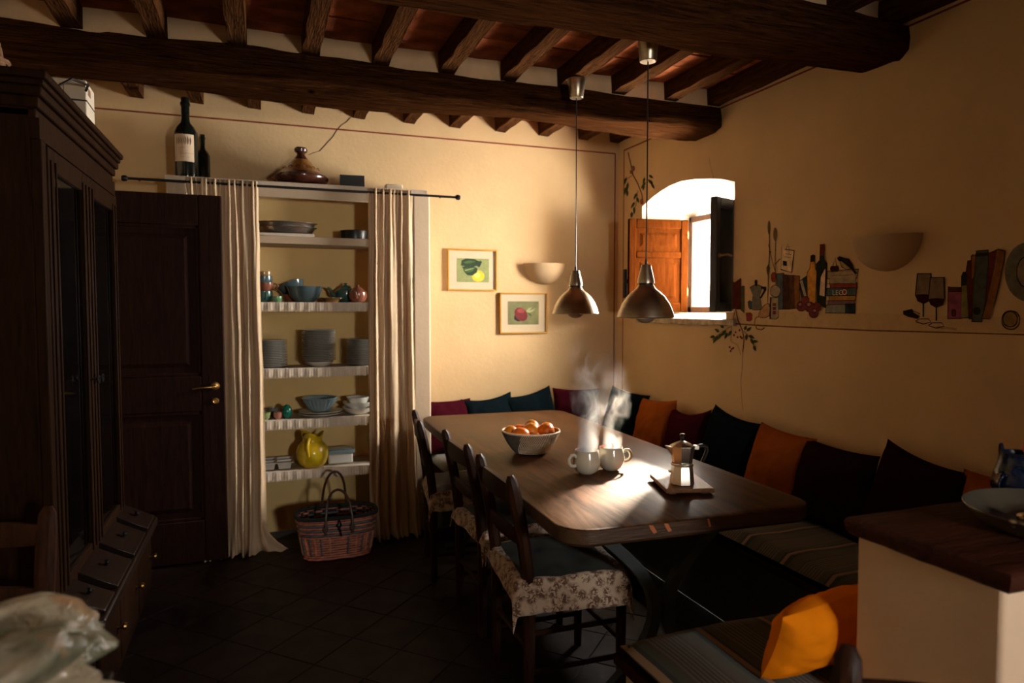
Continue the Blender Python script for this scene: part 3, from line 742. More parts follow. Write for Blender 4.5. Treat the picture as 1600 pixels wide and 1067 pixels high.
# ------------------------------------------------------------------ glazed cupboard against the left wall
def W(o):          # child built in world coordinates: undo the parent's place
    o.location = -o.parent.location; return o
CF, CY0, CY1, CZ = -.645, 2.56, 3.74, 2.19
cb = thing('glazed_cupboard', 'tall dark walnut cupboard with two glazed doors', 'cupboard', (-.88, 3.15, 0))
cw = M['cabwood']
for y in (CY0, CY1-.03): W(MB().box(XL+.01, CF-.03, y, y+.03, .42, 2.10).build('side_panel', cw, cb, bevel=.003))
W(MB().box(XL+.01, XL+.03, CY0+.03, CY1-.03, .42, 2.10).build('back_board', cw, cb, smooth=0))
co = MB()
for i, (o, z0, z1) in enumerate(((.0, 2.05, 2.08), (.010, 2.08, 2.115), (.022, 2.115, 2.145), (.030, 2.145, 2.165), (.040, 2.165, CZ))): co.box(XL+.01, CF+o-.012, CY0-o, CY1+o, z0, z1)
W(co.build('cornice', cw, cb, bevel=.006))
W(MB().box(XL+.01, CF-.004, CY0+.001, CY1-.001, 1.985, 2.05).build('frieze', cw, cb, smooth=0))
# stiles between the doors
W(MB().box(CF-.03, CF, CY0, CY0+.05, .42, 1.985).build('face_stile', cw, cb, bevel=.004)); W(MB().box(CF-.03, CF, CY1-.04, CY1, .42, 1.985).build('face_stile', cw, cb, bevel=.004))
M['cabglass'] = glassmat('cupboard_glass', (.93, .95, .93), .07)
for (y0, y1, hx) in ((CY0+.05, 3.135, 3.10), (3.137, CY1-.04, 3.17)):
    df = MB(); s = .072; z0, z1 = .44, 1.975
    df.box(CF-.022, CF+.004, y0, y0+s, z0, z1).box(CF-.022, CF+.004, y1-s, y1, z0, z1).box(CF-.022, CF+.004, y0+s, y1-s, z0, z0+.09).box(CF-.022, CF+.004, y0+s, y1-s, z1-s, z1)
    for yy in (y0+s, y1-s-.012, y0+.02, y1-.03): df.box(CF+.004, CF+.010, yy, yy+.012, z0+.06, z1-.04)
    door = W(df.build('cupboard_door', cw, cb, bevel=.004))
    g = MB().box(CF-.012, CF-.008, y0+s, y1-s, z0+.09, z1-s).build('pane', M['cabglass'], door, smooth=0)
    kk = MB().tube([(CF+.004, hx, 1.17), (CF+.030, hx, 1.17)], .005, 8).tube([(CF+.034, hx-.01+.014*cos(q*pi/5), 1.17+.014*sin(q*pi/5)) for q in range(10)], .0035, 6, closed=True)
    kk.build('door_key', M['blackiron'], door)
for z in (.80, 1.15, 1.50, 1.80): W(MB().box(XL+.03, CF-.04, CY0+.03, CY1-.03, z-.022, z).build('cupboard_shelf', M['shelftop'], cb, smooth=0))
W(MB().box(XL+.01, -.545, CY0+.005, CY1-.005, .04, .375).build('base_case', cw, cb, bevel=.004))
W(MB().box(XL+.01, -.505, CY0-.01, CY1+.01, .375, .42).build('base_ledge', M['cabwood_gloss'], cb, bevel=.008))
for (y0, y1) in ((CY0+.03, 2.93), (2.95, 3.33), (3.35, CY1-.03)):
    p = W(MB().box(-.546, -.530, y0, y1, .09, .35).build('base_door', cw, cb, bevel=.006))
    MB().lathe([(0, 0), (.008, 0), (.008, .012), (.015, .022), (.013, .03), (0, .032)], 12, M=T(-.53, y1-.05, .25) @ R(90, 'Y')).build('knob', M['brass'], p)
for x, y in ((-.60, CY0+.05), (-.60, CY1-.05), (XL+.06, CY0+.05), (XL+.06, CY1-.05)): W(MB().lathe([(0, 0), (.02, 0), (.03, .02), (.024, .042), (0, .042)], 12, M=T(x, y, 0)).build('foot', cw, cb))
for (y0, y1) in ((2.60, 2.76), (2.82, 3.10), (3.16, 3.46), (3.52, 3.73)):
    d = W(MB().add([(-.648, y0, .421), (-.515, y0, .421), (-.515, y0, .431), (-.648, y0, .500), (-.648, y1, .421), (-.515, y1, .421), (-.515, y1, .431), (-.648, y1, .500)], [(0,1,2,3), (4,7,6,5), (0,4,5,1), (1,5,6,2), (2,6,7,3), (0,3,7,4)]).build('slope_drawer', M['cabwood_gloss'], cb, bevel=.003))
    MB().lathe([(0, 0), (.007, 0), (.007, .008), (.013, .016), (.010, .024), (0, .025)], 12, M=T(-.58, (y0+y1)/2, .464) @ R(28, 'Y')).build('knob', M['blackiron'], d)
# crockery inside
gl = [('glass_jar', 'tall clear glass jar on the top cupboard shelf', (-.76, 2.80, 1.80), .05, .12), ('glass_jar', 'clear glass jar behind the near cupboard pane, second shelf', (-.75, 2.87, 1.50), .055, .14), ('glass_jar', 'squat glass jar on the third cupboard shelf', (-.75, 2.83, 1.15), .06, .10), ('glass_jar', 'clear glass jar on the lowest cupboard shelf', (-.75, 2.80, .80), .06, .15), ('glass_jar', 'glass jar behind the far cupboard pane, third shelf', (-.76, 3.42, 1.15), .06, .16)]
for n_, lab, loc, r, h in gl: one(n_, MB().lathe([(0, 0), (r, 0), (r, h*.8), (r*.8, h*.9), (r*.85, h), (r*.75, h), (r*.7, h*.9), (r*.9, h*.78), (r*.9, .008), (0, .008)], 20), M['glassy'], lab, 'jar', loc, group='jars in the cupboard')
for lab, loc in (('white bowl on the second cupboard shelf', (-.78, 2.98, 1.50)), ('white bowl on the third cupboard shelf', (-.78, 2.98, 1.15)), ('white bowl on the lowest cupboard shelf', (-.78, 2.97, .80)), ('white bowl standing on the cupboard floor', (-.76, 2.82, .421)), ('white bowl on the top cupboard shelf', (-.80, 3.0, 1.80))):
    one('bowl', MB().lathe(bowlp(.09, .07), 24), M['white_china'], lab, 'bowl', loc, group='bowls in the cupboard')
# carton, basket and wire on top
M['carton'] = mat('pale_cardboard', (.60, .52, .40), .85, var=.06, scale=10)
ct_ = thing('carton', 'pale cardboard carton lying on top of the cupboard', 'carton', (-.78, 3.32, CZ), (0, 0, radians(2)))
MB().box(-.125, .122, -.085, .090, 0, .185).build('carton_body', M['carton'], ct_, bevel=.004)
MB().box(-.126, .123, -.086, .091, .100, .106).build('carton_seam', M['blackbox'], ct_, smooth=0)
MB().box(.1225, .1235, -.05, .0, .135, .165).box(.03, .033, -.0862, -.085, .135, .165).box(.042, .045, -.0862, -.085, .135, .170).build('carton_print', M['paper_ink'], ct_, smooth=0)
wk = thing('wicker_basket', 'wicker basket with an arched handle on top of the cupboard', 'basket', (-.93, 2.80, CZ))
M['wicker'] = mat('pale_wicker', (.20, .10, .045), .6, var=.3, scale=40, bump=.5, bscale=120)
bb_ = MB()
for q in range(7): bb_.tube([((.10+.005*q)*cos(2*pi*k/40)*(1+.03*(-1)**(k//2+q)), (.10+.005*q)*sin(2*pi*k/40)*(1+.03*(-1)**(k//2+q)), .010+.014*q) for k in range(40)], .008, 5, closed=True)
bb_.build('woven_body', M['wicker'], wk)
MB().tube([(.115*cos(pi*q/16), 0, .09 + .17*sin(pi*q/16)) for q in range(17)], .009, 8).build('handle', M['wicker'], wk)
cw_ = MB().tube([(-.69, 3.05, CZ+.006), (-.71, 3.03, CZ+.09), (-.67, 3.08, CZ+.14), (-.64, 3.2, CZ+.155), (-.66, 3.25, CZ+.142)], .005, 8).build('cable', M['blackiron']); tag(cw_, 'loop of dark cable over the carton on the cupboard', 'cable')

# ------------------------------------------------------------------ pictures and sconces
M['yframe'] = mat('yellow_frame', (.46, .22, .006), .5, var=.08)
M['matboard'] = mat('mat_board', (.56, .46, .31), .85, var=.02)
M['artgreen'] = mat('art_green_ground', (.24, .27, .10), .85, var=.12, scale=60)
M['artolive'] = mat('art_olive_ground', (.17, .17, .07), .85, var=.25, scale=14)
for n_, c in (('a_leaf', (.016, .04, .012)), ('a_leaf2', (.05, .10, .025)), ('a_lemon', (.72, .50, .03)), ('a_lemon2', (.80, .64, .14)), ('a_red', (.16, .014, .016)), ('a_red2', (.30, .05, .045)), ('a_dark', (.012, .010, .008)), ('a_pale', (.34, .36, .16))): M[n_] = mat(n_, c, .85, var=.15, scale=50)
def ellip(cx, cz, rx, rz, n=20, rot=0): return [(cx + rx*cos(a)*cos(rot) - rz*sin(a)*sin(rot), cz + rx*cos(a)*sin(rot) + rz*sin(a)*cos(rot)) for a in [2*pi*k/n for k in range(n)]]
def picture(label, x0, x1, z0, z1, ground, pr, shapes):
    w, h = x1-x0, z1-z0
    t = thing('framed_picture', label, 'picture', ((x0+x1)/2, YW-.001, (z0+z1)/2), (0, 0, 0), 'yellow framed fruit prints')
    f = .011; fr = MB()
    for b in ((-w/2, w/2, h/2-f, h/2), (-w/2, w/2, -h/2, -h/2+f), (-w/2, -w/2+f, -h/2+f, h/2-f), (w/2-f, w/2, -h/2+f, h/2-f)): fr.box(b[0], b[1], -.020, 0, b[2], b[3])
    fr.build('frame', M['yframe'], t, bevel=.002)
    MB().box(-w/2+f, w/2-f, -.008, -.001, -h/2+f, h/2-f).build('mat_board', M['matboard'], t, smooth=0)
    a0, a1, b0, b1 = pr
    px = lambda u: -w/2 + w*(a0 + (a1-a0)*u); pz = lambda v: h/2 - h*(b0 + (b1-b0)*v)
    p = MB().box(px(0), px(1), -.0090, -.0078, pz(1), pz(0)).build('print', M[ground], t, smooth=0)
    for k, (nm, m, poly) in enumerate(shapes):
        y = -.0092 - .0002*k
        MB().add([(px(u), y, pz(v)) for u, v in poly], [tuple(range(len(poly)))]).build(nm, M[m], p, smooth=0)
picture('yellow framed print of a lemon with dark green leaves', 1.22, 1.585, 1.575, 1.868, 'artgreen', (.19, .84, .22, .79), [
    ('printed_lemon', 'a_lemon', ellip(.66, .74, .20, .24)), ('printed_lemon_gleam', 'a_lemon2', ellip(.63, .70, .10, .12)),
    ('printed_leaf', 'a_leaf', [(.12, .30), (.15, .08), (.30, 0), (.55, .03), (.70, .12), (.76, .16), (.66, .30), (.45, .34), (.25, .33)]),
    ('printed_leaf', 'a_leaf', [(.06, .30), (.18, .38), (.22, .55), (.32, .70), (.48, .72), (.62, .58), (.64, .42), (.50, .30), (.30, .32), (.15, .36)]),
    ('printed_leaf_light', 'a_leaf2', [(.20, .44), (.38, .40), (.56, .36), (.50, .52), (.36, .60), (.26, .56)]),
    ('printed_leaf_vein', 'a_pale', [(.24, .50), (.40, .44), (.58, .38), (.41, .47), (.25, .53)]),
    ('printed_leaf_light', 'a_leaf2', [(.20, .16), (.40, .08), (.58, .12), (.44, .20), (.26, .22)]),
    ('printed_stem', 'a_leaf', [(.62, .20), (.72, .08), (.78, .14), (.70, .36), (.64, .34)])])
picture('yellow framed print of a dark red pomegranate', 1.607, 1.978, 1.268, 1.565, 'artolive', (.17, .82, .21, .78), [
    ('printed_shade', 'a_dark', ellip(.34, .68, .14, .18)), ('printed_fruit', 'a_red', ellip(.42, .56, .20, .30, 24, -.3)), ('printed_gleam', 'a_red2', ellip(.42, .40, .12, .10)),
    ('printed_calyx', 'a_dark', ellip(.24, .74, .05, .06)), ('printed_leaf', 'a_pale', [(.58, .42), (.66, .30), (.78, .24), (.70, .40), (.90, .30), (.80, .44), (.66, .50)]), ('printed_leaf', 'a_leaf2', [(.62, .46), (.74, .55), (.76, .66), (.66, .56)])])

M['ceramic'] = mat('unglazed_ceramic', (.45, .31, .17), .9, var=.04, scale=6, bump=.1, bscale=40)
def sconce(label, loc, rz):
    t = thing('wall_sconce', label, 'wall lamp', loc, (0, 0, radians(rz)), 'half bowl wall lamps')
    r, h, dp = .165, .150, .125
    prof = [(sin(q*pi/22), 1 - cos(q*pi/22)) for q in range(11)] + [(1.0, 1.0), (.955, 1.0), (.90, .62), (.75, .36), (.45, .15), (0, .06)]
    prof = [(a_**.92, b_**.95) for a_, b_ in prof]
    mb = MB().grid(lambda u, v: (lambda q: (r*q[0]*cos(pi+pi*u), dp*q[0]*sin(pi+pi*u), h*q[1]))(prof[int(round(v*(len(prof)-1)))]), 32, len(prof)-1)
    mb.build('half_bowl', M['ceramic'], t, smooth=60)
    MB().box(-.05, .05, -.012, 0, .03, .13).build('wall_plate', M['ceramic'], t)
sconce('cream half bowl wall lamp beside the pictures', (1.958, YW-.001, 1.628), 0)
sconce('cream half bowl wall lamp above the painted wine glasses', (XW-.001, 2.243, 1.612), -90)

# ------------------------------------------------------------------ pendant lamps
M['nickel'] = mat('brushed_nickel', (.50, .42, .30), .33, 1., var=.12, scale=3, bump=.08, bscale=40, stretch=(1, 1, 25))
M['cord'] = mat('black_cord', (.008, .007, .006), .5)
M['bulb'] = mat('frosted_bulb', (.62, .56, .48), .12, var=.02, trans=.75, spec=.5)
def pendant(label, x, y, ztop, ch, zr):
    t = thing('pendant_lamp', label, 'pendant lamp', (x, y, zr), (0, 0, 0), 'brushed metal pendant lamps over the table')
    MB().lathe([(.126, 0), (.128, .002), (.122, .004), (.116, .028), (.103, .060), (.084, .090), (.062, .112), (.048, .122), (.040, .130), (.034, .142), (.0325, .142), (.038, .129), (.046, .120), (.060, .109), (.081, .088), (.100, .058), (.113, .027), (.119, .003)], 48).build('shade', M['nickel'], t)
    MB().lathe([(.030, .142), (.031, .146), (.030, .150)], 24).build('collar', M['cord'], t)
    MB().lathe([(.0365, .150), (.0365, .156), (.034, .170), (.022, .220), (.020, .228), (.012, .230), (0, .230)], 32).build('socket_cap', M['nickel'], t)
    MB().lathe([(0, -.022), (.015, -.0205), (.030, -.014), (.041, -.002), (.045, .014), (.043, .028), (.032, .050), (.022, .066), (.018, .09), (0, .092)], 28).build('bulb', M['bulb'], t)
    MB().tube([(0, 0, .228), (0, 0, .250)], .0055, 10).build('strain_relief', M['cord'], t)
    MB().tube([(0, 0, .245), (.002, .001, (ztop-zr)*.5), (0, 0, ztop-zr-ch+.005)], .0028, 8).build('cord', M['cord'], t)
    c0 = ztop - zr
    MB().lathe([(0, c0-ch), (.033, c0-ch), (.036, c0-ch+.004), (.047, c0-.004), (.046, c0), (0, c0)], 32).build('ceiling_cup', M['nickel'], t)
pendant('brushed metal pendant lamp hanging further from the viewer', 1.558, 3.28, 2.643, .098, 1.421)
pendant('brushed metal pendant lamp hanging nearer the viewer', 1.552, 2.566, 2.643, .150, 1.409)

# ------------------------------------------------------------------ table
m, nt, b = newmat('worn_table_wood')
vec = coords(nt, (6, .7, 6)); n1 = noisen(nt, vec, 3, 6, .6, 1.2); n2 = noisen(nt, coords(nt), 3, 4)
col = mixc(nt, ramp(nt, n1, .36, .64), (.030, .0105, .003), (.135, .052, .015)); col = mixc(nt, mathn(nt, 'MULTIPLY', ramp(nt, n2, .35, .7), .4), col, (.055, .026, .010))
nt.links.new(col, b.inputs['Base Color'])
b.inputs['Specular IOR Level'].default_value = .13
nt.links.new(mathn(nt, 'MULTIPLY_ADD', n1, .22), b.inputs['Roughness']); b.inputs['Roughness'].links[0].from_node.inputs[2].default_value = .28
bumpn(nt, b, n1, .25, .002); M['table'] = m
M['tableedge'] = wood('table_edge_wood', (.030, .013, .006), (.085, .040, .016), 'x', 8, .45, .3)
M['benchwood'] = wood('bench_seat_wood', (.018, .007, .004), (.045, .018, .009), 'x', 7, .7, .3, spec=.0)
M['chip'] = mat('bare_orange_wood', (.42, .13, .04), .7)
tb_ = thing('dining_table', 'long worn wooden dining table with rounded corners on curved iron legs', 'dining table', (1.368, 3.025, 0), (0, 0, radians(-1.7)))
def rrect(hx, hy, r, n=8): return [(sx*(hx-r) + r*cos(a0+pi/2*q/n), sy*(hy-r) + r*sin(a0+pi/2*q/n)) for sx, sy, a0 in ((1, 1, 0), (-1, 1, pi/2), (-1, -1, pi), (1, -1, 1.5*pi)) for q in range(n+1)]
TH = .77
mb = MB(); lv = [(0, TH), (.004, TH-.0015), (.008, TH-.008), (.008, TH-.046), (.002, TH-.054)]
rings = []
vs = []
for ins, z in [(.006, TH)] + [(0, TH-.004)] + [(0, TH-.046)] + [(.008, TH-.056)]:
    rg = rrect(.475-ins, 1.18-ins, .10-ins); rings.append(len(vs)); vs += [(x, y, z) for x, y in rg]
npt = len(rg)
mb.add(vs, [tuple(range(npt))], 0)
mb.f += [[rings[0]+k, rings[0]+(k+1) % npt, rings[1]+(k+1) % npt, rings[1]+k] for k in range(npt)]; mb.m += [0]*npt
for q in (1, 2):
    mb.f += [[rings[q]+k, rings[q]+(k+1) % npt, rings[q+1]+(k+1) % npt, rings[q+1]+k] for k in range(npt)]; mb.m += [1]*npt
mb.f.append([rings[3]+k for k in range(npt)]); mb.m.append(1)
top = mb.build('table_top', [M['table'], M['tableedge']], tb_, smooth=35)
for x, l in ((-.195, .030), (-.14, .028), (.02, .015)):
    MB().add([(x, -1.1812, TH-.004), (x+l*.5, -1.1812, TH-.006), (x+l, -1.1812, TH-.030), (x+l*.6, -1.1812, TH-.034), (x+l*.2, -1.1812, TH-.018)], [(0, 1, 2, 3, 4)]).build('edge_chip', M['chip'], top, smooth=0)
for yy in (-.93, .93):
    tr_ = thing('trestle', 'dark iron trestle of two curved bars', None); tr_.parent = tb_; tr_.location = (0, yy, 0)
    for s in (-1, 1):
        pts = [(s*(.31 - .285*sin(pi*q/16)), 0, .712 - .704*q/16) for q in range(17)]
        MB().tube(pts, [.024]*17, 4, sx=1.15, ref=(0, 1, 0)).build('curved_bar', M['iron'], tr_)
        MB().box(s*.31-.06, s*.31+.06, -.035, .035, 0, .018).build('foot_plate', M['iron'], tr_)
    MB().box(-.36, .36, -.03, .03, .700, .712).build('top_plate', M['iron'], tr_)
MB().box(-.02, .02, -.93, .93, .34, .38).build('stretcher', M['benchwood'], tb_)
MB().box(-.38, .38, -1.06, 1.06, .690, .7155).build('under_frame', M['tableedge'], tb_)

# ------------------------------------------------------------------ chairs
M['rush'] = mat('rush_seat', (.30, .14, .05), .75, var=.35, scale=30, stretch=(1, 12, 1), bump=.6, bscale=60)
def make_chair(label, cat='chair'):
    t = thing('rush_chair', label, cat, group='dark wooden chairs'); cwd = M['chairwood']
    def post_x(z): return -.185 - .075*max(0, (z-.42)/.45)**1.5
    for s in (-1, 1):
        zs = [0, .1, .2, .3, .42, .5, .58, .66, .74, .80, .845, .865]
        MB().tube([(post_x(z), s*(.185 + .012*max(0, z-.45)), z) for z in zs], [.020, .020, .021, .022, .024, .024, .024, .024, .024, .023, .020, .010], 8, sx=1.15, ref=(1, 0, 0)).build('back_post', cwd, t)
        MB().tube([(.185, s*.19, 0), (.185, s*.19, .2), (.185, s*.19, .44)], [.016, .019, .021], 10).build('front_leg', cwd, t)
        for z in (.14, .28): MB().tube([(-.185, s*.188, z), (.185, s*.19, z)], .010, 8).build('side_stretcher', cwd, t)
    for z0, h, bow in ((.755, .060, .022), (.600, .038, .018)):
        n = 12
        def slat(u, v, th=.016):
            a = 2*pi*v; yv = -.185 + .37*u; arch = .018*sin(pi*u)
            zz = z0 + h*(.5+.5*math.copysign(abs(sin(a))**.3, sin(a))) + (arch if sin(a) > 0 else 0)
            return (post_x(z0 + h/2) - bow*sin(pi*u) + th/2*math.copysign(abs(cos(a))**.3, cos(a)), yv, zz)
        vs = [slat(i/n, (j+.5)/8) for i in range(n+1) for j in range(8)]
        fs = [(i*8+j, i*8+(j+1) % 8, (i+1)*8+(j+1) % 8, (i+1)*8+j) for i in range(n) for j in range(8)] + [tuple(range(8)), tuple(range(n*8, n*8+8))]
        MB().add(vs, fs).build('back_slat', cwd, t)
    for x, z in ((.185, .20), (.185, .34), (-.185, .22)): MB().tube([(x, -.185, z), (x, .185, z)], .010, 8).build('cross_stretcher', cwd, t)
    MB().prism([(-.19, -.185), (.205, -.205), (.205, .205), (-.19, .185)], .415, .450).build('rush_seat', M['rush'], t, bevel=.012, segs=3)
    for s in (-1, 1): MB().tube([(-.185, s*.19, .43), (.19, s*.208, .43)], .017, 8).build('seat_rail', cwd, t)
    return t
ch0 = make_chair('dark wooden chair at the table nearest the viewer')
ch0.location = (1.07, 2.42, 0); ch0.rotation_euler = (0, 0, radians(-.5))
def chair_at(label, x, y, rz):
    c = copy_tree(ch0); c['label'] = label; c.location = (x, y, 0); c.rotation_euler = (0, 0, radians(rz)); return c
chair_at('dark wooden chair in the middle of the row along the table', 1.08, 3.01, 0)
chair_at('dark wooden chair furthest along the table beside the curtain', 1.045, 3.655, -8)
chair_at('dark wooden chair standing before the side of the glazed cupboard', -.795, 2.09, -90)
chair_at('brown wooden chair in the foreground by the half wall', .865, .58, 218.5)

# cloths on the chair seats: dark centre, pale flowered border that hangs over the edge
def floral(name, base, ink, sc):
    m, nt, b = newmat(name)
    vo = N(nt, 'ShaderNodeTexVoronoi', Scale=sc); nt.links.new(coords(nt), vo.inputs['Vector'])
    n = noisen(nt, coords(nt), sc*2.2, 3, .6, 1.5)
    f = mathn(nt, 'MULTIPLY', ramp(nt, vo.outputs['Distance'], .70, .40), ramp(nt, n, .44, .50), True)
    nt.links.new(mixc(nt, f, base, ink), b.inputs['Base Color']); b.inputs['Roughness'].default_value = .9
    b.inputs['Sheen Weight'].default_value = .2; return m
M['floral'] = floral('flowered_cotton', (.60, .47, .36), (.15, .075, .045), 30)
M['darkcloth'] = mat('dark_satin_cloth', (.055, .065, .060), .45, var=.4, scale=10, sheen=.05, spec=.3)
def seat_cloth(label, x, y, rz, seed, hang):
    hx, hy = .285, .315; n = 44
    def fn(u, v):
        a, b_ = (u-.5)*2*hx, (v-.5)*2*hy
        ex, ey = .212, .218
        dx, dy = max(0, abs(a)-ex), max(0, abs(b_)-ey)
        w = noise.noise(Vector((a*9+seed, b_*9, seed)))*.010 + noise.noise(Vector((a*20+seed, b_*6, 2.))) *.005
        X = math.copysign(min(abs(a), ex) + dx*.22, a); Y = math.copysign(min(abs(b_), ey) + dy*.22, b_)
        Z = .478 + .012*(1-(a/hx)**2)*(1-(b_/hy)**2) + w*1.1
        k = hang if b_ < 0 else .55
        if dx or dy: Z -= (dx*.75 + dy*k)
        return (X, Y, Z)
    mb = MB().grid(fn, n, n)
    for i, f in enumerate(mb.f):
        r, c = divmod(i, n); mb.m[i] = 1 if min(r, n-1-r, c, n-1-c) < 8 else 0
    o = mb.build('seat_cloth', [M['darkcloth'], M['floral']], None, (x, y, 0), (0, 0, radians(rz)), smooth=80, solid=.004)
    tag(o, label, 'seat cover', 'flowered seat cloths')
    p = MB()
    def pad(sg):
        return lambda u, v: ((u-.5)*.40, (v-.5)*.40, .462 + sg*.012*(1-(2*u-1)**4)*(1-(2*v-1)**4))
    p.grid(pad(1), 14, 14).grid(pad(-1), 14, 14)
    p.build('seat_pad', M['floral'], o, smooth=80)
seat_cloth('flowered seat cloth with a dark centre on the nearest chair', 1.062, 2.415, -6, 1.3, 1.15)
seat_cloth('flowered seat cloth on the middle chair of the row', 1.095, 3.01, 2, 4.1, .9)
seat_cloth('flowered seat cloth on the chair beside the curtain', 1.06, 3.655, -8, 7.7, .9)

# ------------------------------------------------------------------ benches
def stripes(name, ax):
    m, nt, b = newmat(name)
    sep = nt.nodes.new('ShaderNodeSeparateXYZ'); tc = nt.nodes.new('ShaderNodeTexCoord'); nt.links.new(tc.outputs['Object'], sep.inputs[0])
    f = mathn(nt, 'FRACT', mathn(nt, 'MULTIPLY', sep.outputs[ax], 1/.235))
    cr_ = nt.nodes.new('ShaderNodeValToRGB'); cr_.color_ramp.interpolation = 'CONSTANT'; nt.links.new(f, cr_.inputs[0])
    olive, beige, dk, gr = (.070, .055, .028), (.30, .19, .095), (.016, .020, .013), (.050, .054, .026)
    seq = [(0, dk), (.04, beige), (.115, dk), (.16, gr), (.27, olive)]
    x = .30; fl_ = 0
    while x < .72: seq.append((x, (.13, .105, .065) if fl_ == 0 else (.040, .034, .022))); fl_ ^= 1; x += .030
    seq += [(.73, olive), (.84, gr), (.95, dk)]
    seq = sorted(seq)[:32]
    els = cr_.color_ramp.elements
    els[0].position = 0; els[0].color = rgb(seq[0][1]); els[1].position = seq[1][0]; els[1].color = rgb(seq[1][1])
    for p_, c_ in seq[2:]: e_ = els.new(p_); e_.color = rgb(c_)
    nt.links.new(cr_.outputs[0], b.inputs['Base Color']); b.inputs['Roughness'].default_value = .9; b.inputs['Sheen Weight'].default_value = .2
    bumpn(nt, b, noisen(nt, coords(nt), 300, 2), .3, .001)
    return m
M['stripe_x'] = stripes('striped_canvas_x', 0); M['stripe_y'] = stripes('striped_canvas_y', 1)
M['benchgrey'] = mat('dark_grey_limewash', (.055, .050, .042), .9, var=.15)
def bench(label, x0, x1, y0, y1, base, over):
    cx, cy = (x0+x1)/2, (y0+y1)/2
    t = thing('masonry_bench', label, 'bench', (cx, cy, 0), group='masonry benches around the table')
    bx = [base[0]-cx, base[1]-cx, base[2]-cy, base[3]-cy]
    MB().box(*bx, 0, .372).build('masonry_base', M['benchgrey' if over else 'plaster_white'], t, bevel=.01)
    MB().box(x0-cx, x1-cx, y0-cy, y1-cy, .372, .405).build('seat_board', M['benchwood'], t, bevel=.006)
bench('masonry bench with wooden seat in the foreground', .985, 2.56, 1.266, 1.80, (1.01, 2.56, 1.266, 1.77), 0)
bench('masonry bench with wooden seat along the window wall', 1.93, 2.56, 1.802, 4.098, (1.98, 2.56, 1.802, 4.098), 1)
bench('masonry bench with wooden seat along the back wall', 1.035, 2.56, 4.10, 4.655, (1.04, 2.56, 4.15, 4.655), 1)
def seat_cushion(label, x0, x1, y0, y1, mt, seed, th=.06):
    cx, cy = (x0+x1)/2, (y0+y1)/2; hx, hy = (x1-x0)/2, (y1-y0)/2
    nu, nv = max(12, int(hx*2/.04)), max(12, int(hy*2/.04))
    mb = MB()
    def top(u, v):
        a, b_ = 2*u-1, 2*v-1
        ed = (max(0, 1-abs(a)**(hx/.03)) * max(0, 1-abs(b_)**(hy/.03)))**.35
        w = .006*noise.noise(Vector((a*hx*6+seed, b_*hy*6, 0)))
        return (a*hx, b_*hy, th*.35 + th*.62*ed + w)
    mb.grid(top, nu, nv)
    mb.grid(lambda u, v: ((2*u-1)*hx, (2*v-1)*hy, th*.35 - th*.33*(max(0, 1-abs(2*u-1)**8)*max(0, 1-abs(2*v-1)**8))**.5), nu, nv)
    o = mb.build('bench_cushion', M[mt], None, (cx, cy, .408), smooth=80)
    tag(o, label, 'bench cushion', 'striped bench cushions')
seat_cushion('striped green and beige bench cushion in the foreground', 1.00, 1.925, 1.285, 1.785, 'stripe_x', 1)
seat_cushion('striped bench cushion along the window wall, nearest the half wall', 1.935, 2.54, 1.81, 2.93, 'stripe_y', 2)
seat_cushion('striped bench cushion along the window wall, nearest the corner', 1.935, 2.54, 2.94, 4.085, 'stripe_y', 3)
seat_cushion('striped bench cushion along the back wall', 1.05, 2.40, 4.115, 4.64, 'stripe_x', 4)

# ------------------------------------------------------------------ scatter cushions
def fabric(n, c): M[n] = mat(n, c, .85, var=.12, scale=9, bump=.4, bscale=260, bdist=.001, sheen=.0, spec=.0)
fabric('c_maroon', (.042, .0045, .009)); fabric('c_teal', (.0045, .0082, .0105)); fabric('c_orange', (.26, .065, .010)); fabric('c_plum', (.016, .0045, .006)); fabric('c_gold', (.85, .24, .006))
def pillow_mesh(w, h, th, seed, droop=0):
    mb = MB(); n = 26
    def side(sg):
        def fn(u, v):
            a, b_ = 2*u-1, 2*v-1
            x = a*w/2*(1 - .075*(1-b_*b_)); y = b_*h/2*(1 - .075*(1-a*a))
            q = max(0, (1-a**2))*max(0, (1-b_**2)); z = sg*th/2*q**.42
            wr = noise.noise(Vector((a*2.2+seed, b_*2.2, sg+seed)))*.010 + noise.noise(Vector((a*5+seed, b_*5, sg)))*.005
            z += wr*min(1, q*4) ; y -= droop*(1-a*a)*max(0, b_)**2
            return (x, y, z)
        return fn
    mb.grid(side(1), n, n).grid(side(-1), n, n); return mb
def cushion(label, xy, z, w, h, th, fab, face, lean, roll, seed, droop=0):
    """face: direction the cushion looks at, in degrees about z; lean: backwards; roll: in its own plane"""
    mb = pillow_mesh(w, h, th, seed, droop)
    MM = R(face) @ R(90-lean, 'X') @ R(roll, 'Z')
    zmin = min((MM @ Vector(v)).z for v in mb.v)
    o = mb.build('cushion', M[fab], None, smooth=80)
    o.matrix_world = T(xy[0], xy[1], z - zmin) @ MM
    tag(o, label, 'cushion', 'loose cushions on the benches')
SB = .464
cushion('maroon cushion on the back bench nearest the shelf niche', (1.19, 4.53), SB, .36, .37, .13, 'c_maroon', 0, 18, 1, 1)
cushion('dark teal cushion on the back bench beside the maroon end cushion', (1.50, 4.52), SB, .38, .38, .13, 'c_teal', 0, 20, 6, 2, .02)
cushion('dark teal cushion on the back bench tilted up to a point', (1.82, 4.52), SB, .38, .38, .13, 'c_teal', 0, 17, 11, 3, .015)
cushion('maroon cushion on the back bench near the corner', (2.17, 4.53), SB, .38, .40, .14, 'c_maroon', 0, 14, -3, 4)
cushion('dark teal cushion standing in the corner', (2.40, 4.25), SB, .37, .40, .14, 'c_teal', -72, 14, -6, 5)
